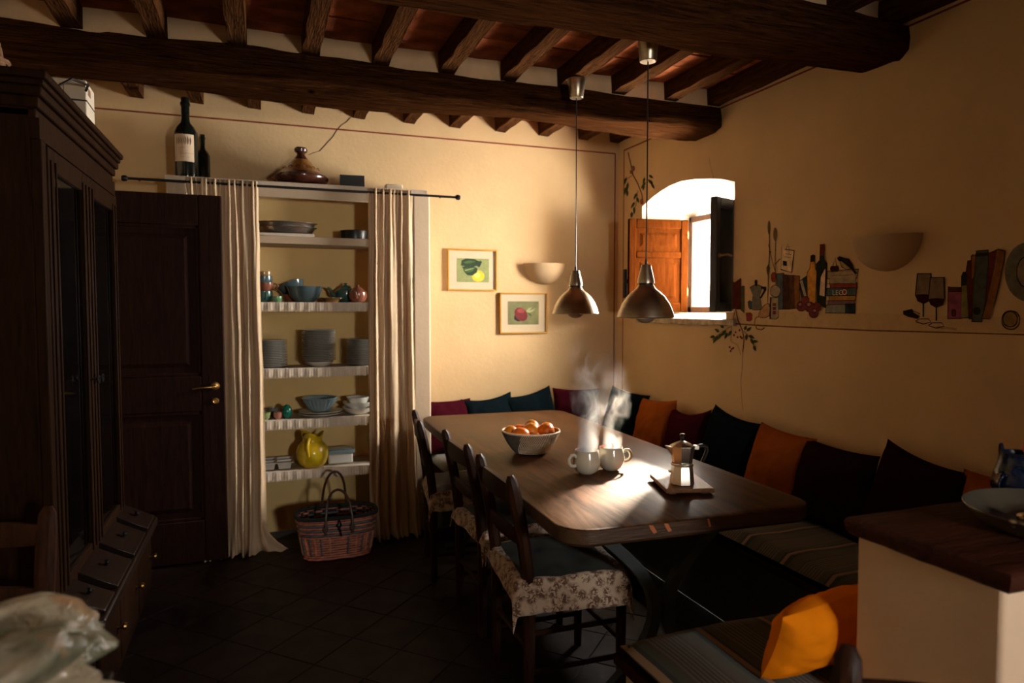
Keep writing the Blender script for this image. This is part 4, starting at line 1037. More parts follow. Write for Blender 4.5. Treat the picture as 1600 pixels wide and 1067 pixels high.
cushion('orange cushion under the window next to the corner cushion', (2.40, 3.86), SB, .40, .39, .15, 'c_orange', -90, 16, 5, 6)
cushion('maroon cushion under the window between orange and teal', (2.40, 3.50), SB, .38, .38, .15, 'c_maroon', -90, 18, 6, 7, .03)
cushion('dark teal cushion behind the coffee pot', (2.40, 3.10), SB, .42, .40, .15, 'c_teal', -90, 14, -7, 8, .01)
cushion('orange cushion on the window bench beside the teal one', (2.39, 2.70), SB, .39, .39, .16, 'c_orange', -90, 16, -3, 9)
cushion('dark plum cushion at the end of the table', (2.38, 2.35), SB, .42, .38, .15, 'c_plum', -90, 16, -1, 10)
cushion('dark plum cushion leaning in the shade near the half wall', (2.39, 1.95), SB, .40, .40, .14, 'c_plum', -90, 14, -9, 11, .01)
cushion('orange cushion almost hidden behind the pan', (2.40, 1.58), SB, .38, .40, .13, 'c_orange', -90, 10, 2, 12)
cushion('bright yellow orange cushion propped on the foreground bench', (1.40, 1.40), SB, .36, .235, .15, 'c_gold', 186, 24, -6, 13)

# ------------------------------------------------------------------ fruit bowl
M['bowlcream'] = mat('cream_bead_fibre', (.78, .62, .45), .7, var=.12, scale=60)
M['bowlgrey'] = mat('grey_fibre', (.12, .115, .11), .75, var=.2, scale=60)
M['bowlbrown'] = mat('brown_fibre', (.20, .12, .075), .75, var=.2, scale=60)
M['orange'] = mat('orange_peel', (.80, .17, .006), .38, var=.12, scale=6, bump=.35, bscale=260, bdist=.0012)
M['orange2'] = mat('yellow_orange_peel', (.80, .27, .012), .38, var=.12, scale=6, bump=.35, bscale=260, bdist=.0012)
M['stalk'] = mat('green_stalk', (.09, .10, .03), .8)
BX, BY, BZ = 1.180, 2.965, TH+.001
fbw = thing('fruit_bowl', 'woven cream and grey fruit bowl on the table', 'bowl', (BX, BY, BZ))
def brad(z): t = z/.105; return .062 + .076*t**.62
MB().lathe([(0, .006), (.055, .006), (.066, .010)] + [(brad(z)-.009, z) for z in (.02, .04, .06, .08, .105)] + [(brad(.105)-.003, .105)] + [(brad(z)-.004, z) for z in (.08, .05, .02, .004)] + [(.05, 0), (0, 0)], 40).build('bowl_shell', M['bowlbrown'], fbw)
bead = MB(); rows, cols = 15, 84
for r in range(rows):
    z = .010 + r*.0064; rr = brad(z)
    for c in range(cols):
        a = 2*pi*(c + .5*(r % 2))/cols
        aa = (a/pi*180) % 360
        mi = 1 if 140 < aa < 205 + r*1.8 else 0
        px_, py_ = (rr-.001)*cos(a), (rr-.001)*sin(a); s = .0030
        Mx = T(px_, py_, z) @ Matrix.Rotation(a, 4, 'Z')
        bead.add([(0, -s*1.2, 0), (0, s*1.2, 0), (0, 0, -s), (0, 0, s), (.004, 0, 0)], [(0, 2, 4), (2, 1, 4), (1, 3, 4), (3, 0, 4)], mi, Mx)
bo = bead.build('bead_weave', [M['bowlcream'], M['bowlgrey']], fbw, smooth=0); bo['kind'] = 'stuff'
MB().tube([((brad(.105)-.003)*cos(2*pi*k/48), (brad(.105)-.003)*sin(2*pi*k/48), .106) for k in range(48)], .0045, 6, closed=True).build('rim', M['bowlcream'], fbw)
fr_ = [(-.062, -.030, .090, .042, 0, 'deep orange at the left front of the fruit bowl', 0), (.000, -.062, .072, .036, 0, 'small orange low at the front of the fruit bowl', 40),
       (-.088, .032, .092, .037, 1, 'paler orange at the far left of the fruit bowl', 80), (.006, .010, .102, .041, 1, 'yellowish orange in the middle of the fruit bowl', 10),
       (.068, -.020, .098, .043, 0, 'bright orange at the right front of the fruit bowl', 120), (.030, .062, .108, .038, 1, 'orange on top at the back of the fruit bowl', 60),
       (.095, .035, .098, .036, 1, 'orange half hidden at the right back of the fruit bowl', 200), (-.030, .078, .090, .036, 0, 'orange hidden low at the back of the fruit bowl', 15)]
def fruit(x, y, z, r, k, lab, rz):
    t = thing('orange', lab, 'orange', (BX+x, BY+y, BZ+z), (radians(rz*.4), radians(rz), 0), 'oranges in the bowl')
    p = [(0, -.93*r)] + [(r*cos(a)*1.02, r*.95*sin(a)) for a in [-pi/2 + pi*q/16 for q in range(1, 16)]] + [(r*.09, r*.90), (0, r*.885)]
    MB().lathe(p, 28).build('peel', M[('orange', 'orange2')[k]], t, smooth=80)
    MB().lathe([(.005, r*.89), (.004, r*.90), (.002, r*.915), (0, r*.915)], 6).build('stem_end', M['stalk'], t)
for q in fr_: fruit(*q)

# ------------------------------------------------------------------ mugs with steam
M['mugcream'] = mat('cream_glaze', (.56, .53, .43), .18, var=.05, scale=10, coat=.4)
M['mugpink'] = mat('pink_glaze', (.60, .22, .16), .3, var=.1, scale=10)
M['coffee'] = mat('milky_coffee', (.34, .15, .08), .25)
def coffee_mug(label, x, y, rz):
    t = thing('coffee_mug', label, 'mug', (x, y, TH+.001), (0, 0, radians(rz)), 'steaming mugs')
    r, h = .0565, .097
    prof = [(0, 0), (.026, 0), (.030, .001), (.045, .013), (.055, .034), (.0572, .052), (.054, .074), (.0495, .090), (.0490, h), (.0475, h+.001), (.0462, h), (.0468, .090), (.051, .072), (.0535, .050), (.050, .030), (.03, .010), (0, .008)]
    MB().lathe(prof, 40, mis=[0]*9+[1]*7).build('cup', [M['mugcream'], M['mugpink']], t, smooth=70)
    MB().tube([(.052, 0, .074), (.062, 0, .083), (.076, 0, .082), (.086, 0, .068), (.086, 0, .052), (.077, 0, .040), (.064, 0, .036), (.053, 0, .038)], [.006, .0058, .0058, .0058, .0058, .0058, .006, .006], 10, ref=(0, 1, 0), sx=1.2).build('handle', M['mugcream'], t)
    MB().lathe([(0, .082), (.0485, .082)], 28).build('coffee', M['coffee'], t)
coffee_mug('cream mug with pink inside, handle towards the fruit bowl', 1.247, 2.512, 188)
coffee_mug('cream mug with pink inside, handle towards the coffee pot', 1.372, 2.535, -12)
def steam_mat(name, seed, dens):
    m = bpy.data.materials.new(name); m.use_nodes = True; nt = m.node_tree
    nt.nodes.remove(nt.nodes['Principled BSDF']); out = nt.nodes['Material Output']
    tc = nt.nodes.new('ShaderNodeTexCoord'); sep = nt.nodes.new('ShaderNodeSeparateXYZ'); nt.links.new(tc.outputs['Object'], sep.inputs[0])
    # swirl the lookup, then thin curled sheets where the noise crosses its middle value
    nw = N(nt, 'ShaderNodeTexNoise', Scale=7.0, Detail=2.0); nw.noise_dimensions = '3D'
    off = nt.nodes.new('ShaderNodeVectorMath'); off.operation = 'ADD'; off.inputs[1].default_value = (seed, seed*2, 0); nt.links.new(tc.outputs['Object'], off.inputs[0]); nt.links.new(off.outputs[0], nw.inputs['Vector'])
    sc = nt.nodes.new('ShaderNodeVectorMath'); sc.operation = 'MULTIPLY_ADD'; sc.inputs[1].default_value = (.16, .16, .16); nt.links.new(nw.outputs['Color'], sc.inputs[0]); nt.links.new(off.outputs[0], sc.inputs[2])
    mp = nt.nodes.new('ShaderNodeMapping'); mp.inputs['Scale'].default_value = (1, 1, .55); nt.links.new(sc.outputs[0], mp.inputs['Vector'])
    n = noisen(nt, mp.outputs[0], 13, 3, .5, .6)
    ridge = mathn(nt, 'SUBTRACT', 1.0, mathn(nt, 'MULTIPLY', mathn(nt, 'ABSOLUTE', mathn(nt, 'SUBTRACT', n, .5)), 9.0), True)
    ridge = mathn(nt, 'POWER', ridge, 2.2)
    big = ramp(nt, noisen(nt, off.outputs[0], 6.5, 2), .40, .62); big.node.clamp = True
    soft = mathn(nt, 'MULTIPLY', ridge, big)
    # fade with distance from the rising column and with height (object z 0..1 m)
    low = ramp(nt, sep.outputs[2], .17, .0); low.node.clamp = True
    soft = mathn(nt, 'ADD', soft, mathn(nt, 'MULTIPLY', mathn(nt, 'MULTIPLY', mathn(nt, 'POWER', low, 1.8), 4.2), ramp(nt, n, .40, .62)))
    z = sep.outputs[2]
    cx = mathn(nt, 'MULTIPLY', mathn(nt, 'SINE', mathn(nt, 'MULTIPLY', z, 9+seed)), .018)
    rr = mathn(nt, 'SQRT', mathn(nt, 'ADD', mathn(nt, 'POWER', mathn(nt, 'SUBTRACT', sep.outputs[0], cx), 2), mathn(nt, 'POWER', sep.outputs[1], 2)))
    wid = mathn(nt, 'MULTIPLY_ADD', mathn(nt, 'POWER', mathn(nt, 'MAXIMUM', z, 0), 1.0), .34); wid.node.inputs[2].default_value = .020
    neck = mathn(nt, 'MULTIPLY', mathn(nt, 'POWER', low, 3), .024)
    wid = mathn(nt, 'MINIMUM', mathn(nt, 'ADD', wid, neck), .085)
    fall = mathn(nt, 'SUBTRACT', 1.0, mathn(nt, 'DIVIDE', rr, wid), True)
    fade = ramp(nt, z, .50, .15); fade.node.clamp = True
    d = mathn(nt, 'MULTIPLY', mathn(nt, 'MULTIPLY', mathn(nt, 'MULTIPLY', soft, mathn(nt, 'POWER', fall, .6)), fade), dens)
    vs_ = nt.nodes.new('ShaderNodeVolumeScatter'); vs_.inputs['Color'].default_value = (1, .97, .93, 1); vs_.inputs['Anisotropy'].default_value = .25
    nt.links.new(d, vs_.inputs['Density']); nt.links.new(vs_.outputs[0], out.inputs['Volume'])
    try: m.cycles.volume_step_rate = .35
    except Exception: pass
    return m
def steam(label, x, y, seed, dens):
    pr_ = [(0, 0), (.046, 0), (.050, .03), (.055, .09), (.088, .16), (.092, .40), (.07, .49), (0, .50)]
    o = MB().lathe(pr_, 20).build('steam', steam_mat('steam_vapour', seed, dens), None, (x, y, TH+.0845), smooth=60)
    tag(o, label, 'steam', 'steam over the mugs', 'stuff')
steam('curl of steam rising from the mug by the fruit bowl', 1.247, 2.512, 1.7, 15)
steam('curl of steam rising from the mug by the coffee pot', 1.372, 2.535, 4.4, 5)

# ------------------------------------------------------------------ coffee pot on a wooden board
M['alu'] = mat('polished_aluminium', (.68, .64, .57), .33, 1., var=.12, scale=8, rvar=.15)
M['bake'] = mat('black_bakelite', (.008, .007, .006), .25, spec=.5)
M['boardwood'] = wood('teak_board', (.17, .075, .028), (.36, .17, .07), 'y', 14, .5, .2)
bd = thing('wooden_trivet', 'square wooden board under the coffee pot', 'trivet', (1.488, 2.195, TH+.001), (0, 0, radians(-17)))
for s in (-1, 1): MB().box(s*.06-.012, s*.06+.012, -.10, .10, 0, .008).build('foot_strip', M['boardwood'], bd)
MB().box(-.090, .090, -.118, .118, .008, .024).build('board', M['boardwood'], bd, bevel=.003)
mk = thing('moka_pot', 'faceted aluminium coffee pot with black handle on a board', 'coffee pot', (1.466, 2.155, TH+.026), (0, 0, radians(-15))); mk.scale = (.95, .95, .94)
def octa(prof, mi=0): return MB().lathe(prof, 8, M=R(22.5))
octa([(0, 0), (.046, 0), (.0475, .003), (.0405, .070), (.0385, .074), (0, .074)]).build('boiler', M['alu'], mk, smooth=20)
MB().lathe([(.041, .074), (.044, .075), (.044, .081), (.040, .083)], 24).build('joint_ring', M['alu'], mk)
MB().lathe([(0, 0), (.005, 0), (.005, .010), (0, .011)], 8, M=T(-.044, .0, .050) @ R(-90, 'Y')).build('valve', M['brass'], mk)
octa([(0, .083), (.037, .083), (.0385, .086), (.047, .140), (.048, .150), (.046, .150), (.043, .140)]).build('jug', M['alu'], mk, smooth=20)
MB().add([(-.044, -.016, .148), (-.044, .016, .148), (-.072, 0, .154), (-.040, 0, .112), (-.062, -.004, .1535), (-.062, .004, .1535)], [(0, 3, 4), (4, 3, 2), (1, 5, 3), (5, 2, 3), (0, 4, 5, 1), (4, 2, 5)]).build('spout', M['alu'], mk, smooth=0)
octa([(.0485, .150), (.0485, .153), (.030, .163), (.010, .171), (0, .172)]).build('lid', M['alu'], mk, smooth=20)
MB().lathe([(0, .170), (.006, .170), (.007, .176), (.0075, .188), (.011, .192), (.0115, .197), (.009, .200), (0, .2005)], 14).build('lid_knob', M['bake'], mk)
MB().box(.044, .066, -.010, .010, .136, .153).build('hinge_block', M['alu'], mk, bevel=.002)
MB().tube([(.058, 0, .147), (.078, 0, .151), (.096, 0, .146), (.100, 0, .132), (.094, 0, .112), (.084, 0, .092), (.078, 0, .086)], [.009, .0095, .010, .010, .0095, .009, .007], 8, sx=.8, ref=(0, 1, 0)).build('handle', M['bake'], mk)

# ------------------------------------------------------------------ half wall with a thick worn top, pan and jug
M['slab'] = wood('red_stained_wood', (.022, .006, .003), (.075, .020, .009), 'x', 6, .65, .6, spec=.15, dist=2, bdist=.006)
hw = thing('half_wall', 'low plastered half wall with a thick red brown wooden top', 'counter', (1.96, 1.09, 0))
M['halfwall'] = mat('half_wall_limewash', (.80, .60, .42), .9, var=.05, scale=5, bump=.35, bscale=30, bdist=.004, spec=.2)
W(MB().box(1.365, 2.56, .905, 1.262, 0, .902).build('masonry', M['halfwall'], hw, bevel=.012, segs=3))
def slab():
    mb = MB(); x0, x1, y0, y1 = 1.325, 2.56, .868, 1.262; n = 40
    per = [(x0 + (x1-x0)*k/n, y0) for k in range(n)] + [(x1, y0 + (y1-y0)*k/12) for k in range(12)] + [(x1 - (x1-x0)*k/n, y1) for k in range(n)] + [(x0, y1 - (y1-y0)*k/12) for k in range(12)]
    m_ = len(per); vs = []
    for z, ins in ((.902, .012), (.912, .002), (.935, 0), (.944, .006), (.946, .016)):
        for i, (x, y) in enumerate(per):
            cx, cy = (x0+x1)/2, (y0+y1)/2; nn = noise.noise(Vector((x*22, y*22, z*30)))*.006
            dx = -ins-nn if x > cx else ins+nn; dy = -ins-nn if y > cy else ins+nn
            vs.append((x + (dx if x in (x0, x1) else 0), y + (dy if y in (y0, y1) else 0), z))
    fs = [(q*m_+i, q*m_+(i+1) % m_, (q+1)*m_+(i+1) % m_, (q+1)*m_+i) for q in range(4) for i in range(m_)] + [tuple(range(m_))[::-1], tuple(range(4*m_, 5*m_))]
    return mb.add(vs, fs)
W(slab().build('wooden_top', M['slab'], hw, smooth=50))
M['panmetal'] = mat('grey_enamel', (.20, .185, .14), .3, .7, var=.15, scale=8)
pn = thing('paella_pan', 'wide grey metal pan holding odds and ends on the half wall', 'pan', (1.69, 1.0, .946))
MB().lathe([(0, 0), (.135, 0), (.165, .018), (.185, .040), (.192, .048), (.190, .050), (.180, .040), (.160, .020), (.13, .005), (0, .004)], 44).build('pan_body', M['panmetal'], pn)
for s in (-1, 1):
    MB().tube([(s*.175, .045, .038), (s*.200, .042, .052), (s*.222, .020, .058), (s*.224, 0, .058), (s*.222, -.020, .058), (s*.200, -.042, .052), (s*.175, -.045, .038)], .006, 8).build('pan_handle', M['panmetal'], pn, rot=(0, 0, radians(18)))
M['shell'] = mat('pinkish_shell', (.42, .24, .16), .45, var=.3, scale=40); M['bluebit'] = mat('blue_packet', (.03, .09, .16), .4); M['foil'] = mat('foil', (.45, .36, .24), .3, 1.)
for lab, (x, y), s, mm in (('pinkish garlic bulb in the pan', (-.07, -.02), .034, 'shell'), ('pinkish shell shaped bulb towards the pan edge', (.03, -.06), .040, 'shell'), ('foil wrapped sweet in the pan', (-.03, .05), .026, 'foil')):
    mb = MB().grid(lambda u, v: ((lambda a, t_: (s*sin(t_)*(1+.10*cos(5*a))*cos(a), s*sin(t_)*(1+.10*cos(5*a))*sin(a)*.8, s*.62*(1-cos(t_))*.9))(2*pi*u, .02 + (pi-.04)*v)), 30, 14, wrap=True)
    one('garlic_bulb' if mm == 'shell' else 'wrapped_sweet', mb, M[mm], lab, 'bulb' if mm == 'shell' else 'sweet', (1.69+x, 1.0+y, .951), (0, 0, x*20))
one('packet', MB().box(-.05, .05, -.022, .022, 0, .022), M['bluebit'], 'small blue packet lying in the pan', 'packet', (1.70, 1.015, .951), (0, 0, .5), bevel=.006)
M['blueglaze'] = mat('cobalt_glaze', (.004, .010, .026), .2, var=.4, scale=22, coat=.15)
ow = thing('owl_jug', 'dark blue glazed jug shaped like an owl on the half wall', 'jug', (1.848, 1.20, .946), (0, 0, radians(-35)))
def owl(u, v):
    pr = [(.0, 0), (.040, 0), (.052, .01), (.060, .045), (.057, .08), (.048, .105), (.046, .118), (.047, .130), (.040, .131), (.038, .110), (0, .10)]
    i = v*(len(pr)-1); a_ = int(min(i, len(pr)-2)); f = i-a_; r = pr[a_][0]*(1-f)+pr[a_+1][0]*f; z = pr[a_][1]*(1-f)+pr[a_+1][1]*f; th = 2*pi*u
    if 5 < i < 9: z += .022*max(0, cos(2*(th-0))**9)*min(1, (i-5)/2)
    return (r*cos(th), r*sin(th)*.92, z)
MB().grid(owl, 56, 40, wrap=True).build('jug_body', M['blueglaze'], ow, smooth=70)
for s in (-1, 1):
    for rr in (.017, .011): MB().tube([(s*.020 + rr*cos(2*pi*k/16), -.047 + .002*(rr < .012)*-1, .088 + rr*sin(2*pi*k/16)) for k in range(16)], .0022, 6, closed=True).build('eye_ring', M['blueglaze'], ow)
    MB().grid(lambda u, v: (s*(.050+.012*sin(pi*v)), -.02+.05*(u-.5), .02+.06*v), 4, 6).build('wing', M['blueglaze'], ow, solid=.005)
M['redplastic'] = mat('red_silicone', (.60, .05, .035), .4)
sp = thing('spatula', 'red spatula standing in the blue jug', 'spatula', (1.866, 1.20, 1.045), (0, radians(14), 0))
MB().tube([(0, 0, -.04), (0, 0, .03)], .005, 8).build('spatula_handle', M['redplastic'], sp)
MB().prism(rrect(.016, .024, .010, 4), -.0025, .0025, M=T(0, 0, .052) @ R(90, 'X')).build('spatula_blade', M['redplastic'], sp, bevel=.001)
# rounded cream folding chair back leaning by the half wall
M['creamenamel'] = mat('cream_enamel', (.62, .54, .38), .35, var=.05)
fc = thing('folding_stool', 'folded cream stool leaning against the half wall', 'stool', (1.60, .80, 0), (radians(-5), 0, 0))
MB().prism(rrect(.17, .15, .05, 6), -.014, .014, M=T(0, 0, .61) @ R(90, 'X')).build('seat_panel', M['creamenamel'], fc, bevel=.008, segs=3)
for s in (-1, 1):
    MB().tube([(s*.14, .0, .006), (s*.14, .0, .62)], .011, 8).build('leg', M['creamenamel'], fc)

# ------------------------------------------------------------------ corner of a kitchen unit with a plastic bag
M['worktop'] = mat('dark_worktop', (.012, .012, .012), .4, var=.3, scale=40)
M['unitcream'] = mat('cream_laminate', (.55, .44, .30), .6, var=.05)
ku = thing('kitchen_unit', 'cream kitchen unit with dark worktop in the near left corner', 'kitchen unit', (-.66, .80, 0))
W(MB().box(XL+.01, -.248, .32, 1.225, .08, .83).build('carcass', M['unitcream'], ku, bevel=.004))
W(MB().box(XL+.03, -.30, .34, 1.20, 0, .08).build('plinth', M['worktop'], ku, smooth=0))
W(MB().box(XL+.005, -.236, .30, 1.24, .83, .862).build('worktop', M['worktop'], ku, bevel=.003))
m, nt, b = newmat('crinkled_plastic')
vec = coords(nt); n1 = noisen(nt, vec, 5.5, 3, .5, 1.0); n2 = noisen(nt, vec, 9, 2)
col = mixc(nt, ramp(nt, n1, .42, .60), (.66, .58, .42), (.20, .20, .13)); col = mixc(nt, ramp(nt, n2, .60, .70), col, (.50, .30, .16))
nt.links.new(col, b.inputs['Base Color']); b.inputs['Roughness'].default_value = .22; b.inputs['Transmission Weight'].default_value = .15
bumpn(nt, b, noisen(nt, vec, 24, 4, .6, 1.5), .8, .012); M['bagplastic'] = m
def bagfn(u, v):
    th, ph = 2*pi*u, pi*v
    x, y, z = sin(ph)*cos(th), sin(ph)*sin(th), -cos(ph)
    d = Vector((x*1.6, y*1.6, z*1.6)); n = noise.noise(d*1.3+Vector((3, 1, 7)))*.30 + abs(noise.noise(d*2.2))*.20 + noise.noise(d*5)*.035
    k = .85 + n
    Z = max(-.30, z*k)
    return (x*k*.31, y*k*.26, (Z+.30)*.115)
o = MB().grid(bagfn, 90, 50, wrap=True).build('plastic_bag', M['bagplastic'], None, (-.50, 1.13, .863), (0, 0, radians(30)), smooth=80)
tag(o, 'crumpled translucent plastic bag of groceries on the kitchen unit', 'plastic bag')

# ------------------------------------------------------------------ painted still life on the right wall
PC = {'ledge': (.58, .40, .205), 'edge': (.28, .15, .06), 'dkred': (.14, .03, .02), 'olive': (.14, .13, .05), 'grey': (.26, .24, .19), 'dark': (.035, .025, .02), 'blue': (.08, .13, .17), 'red': (.42, .07, .05), 'mouse': (.46, .25, .12), 'jar': (.55, .42, .26), 'stalk': (.24, .16, .07), 'note': (.72, .55, .33), 'bluebk': (.13, .18, .20), 'brown': (.11, .05, .03), 'brown2': (.17, .07, .04), 'dkorange': (.40, .17, .05), 'cream': (.70, .55, .36), 'navy': (.04, .06, .09), 'oil': (.62, .30, .05), 'blkgreen': (.03, .04, .03), 'capsule': (.24, .05, .04), 'label': (.70, .50, .36), 'plum': (.28, .06, .06), 'plumlt': (.60, .30, .22), 'plumdk': (.07, .025, .025), 'creambk': (.62, .46, .27), 'cream2': (.56, .45, .30), 'teal': (.10, .17, .16), 'ochre': (.58, .30, .07), 'purple': (.32, .16, .19), 'greywhite': (.40, .38, .32), 'birdlt': (.60, .45, .20), 'glass': (.34, .24, .14), 'wine': (.06, .015, .02), 'stain': (.40, .25, .12), 'magenta': (.40, .10, .18), 'olivegr': (.30, .26, .08), 'slate': (.11, .12, .10), 'maroonbk': (.20, .04, .05), 'plate': (.24, .22, .15), 'plate2': (.42, .30, .20), 'lemon': (.52, .36, .16), 'lemon2': (.44, .28, .11), 'twig': (.20, .09, .05), 'green': (.09, .12, .035), 'rose': (.46, .18, .11), 'crackc': (.22, .12, .05)}
for k_, c_ in PC.items():
    q_ = 1. if k_ in ('ledge', 'note', 'label', 'oil', 'stain', 'mouse', 'crackc') else .62
    M['p_'+k_] = mat('mural_'+k_, tuple(v_*q_ for v_ in c_), .92, var=.08 if k_ == 'ledge' else .28, scale=28, spec=.05)
M['p_outline'] = mat('mural_outline', (.045, .022, .012), .92, var=.2, spec=.05)
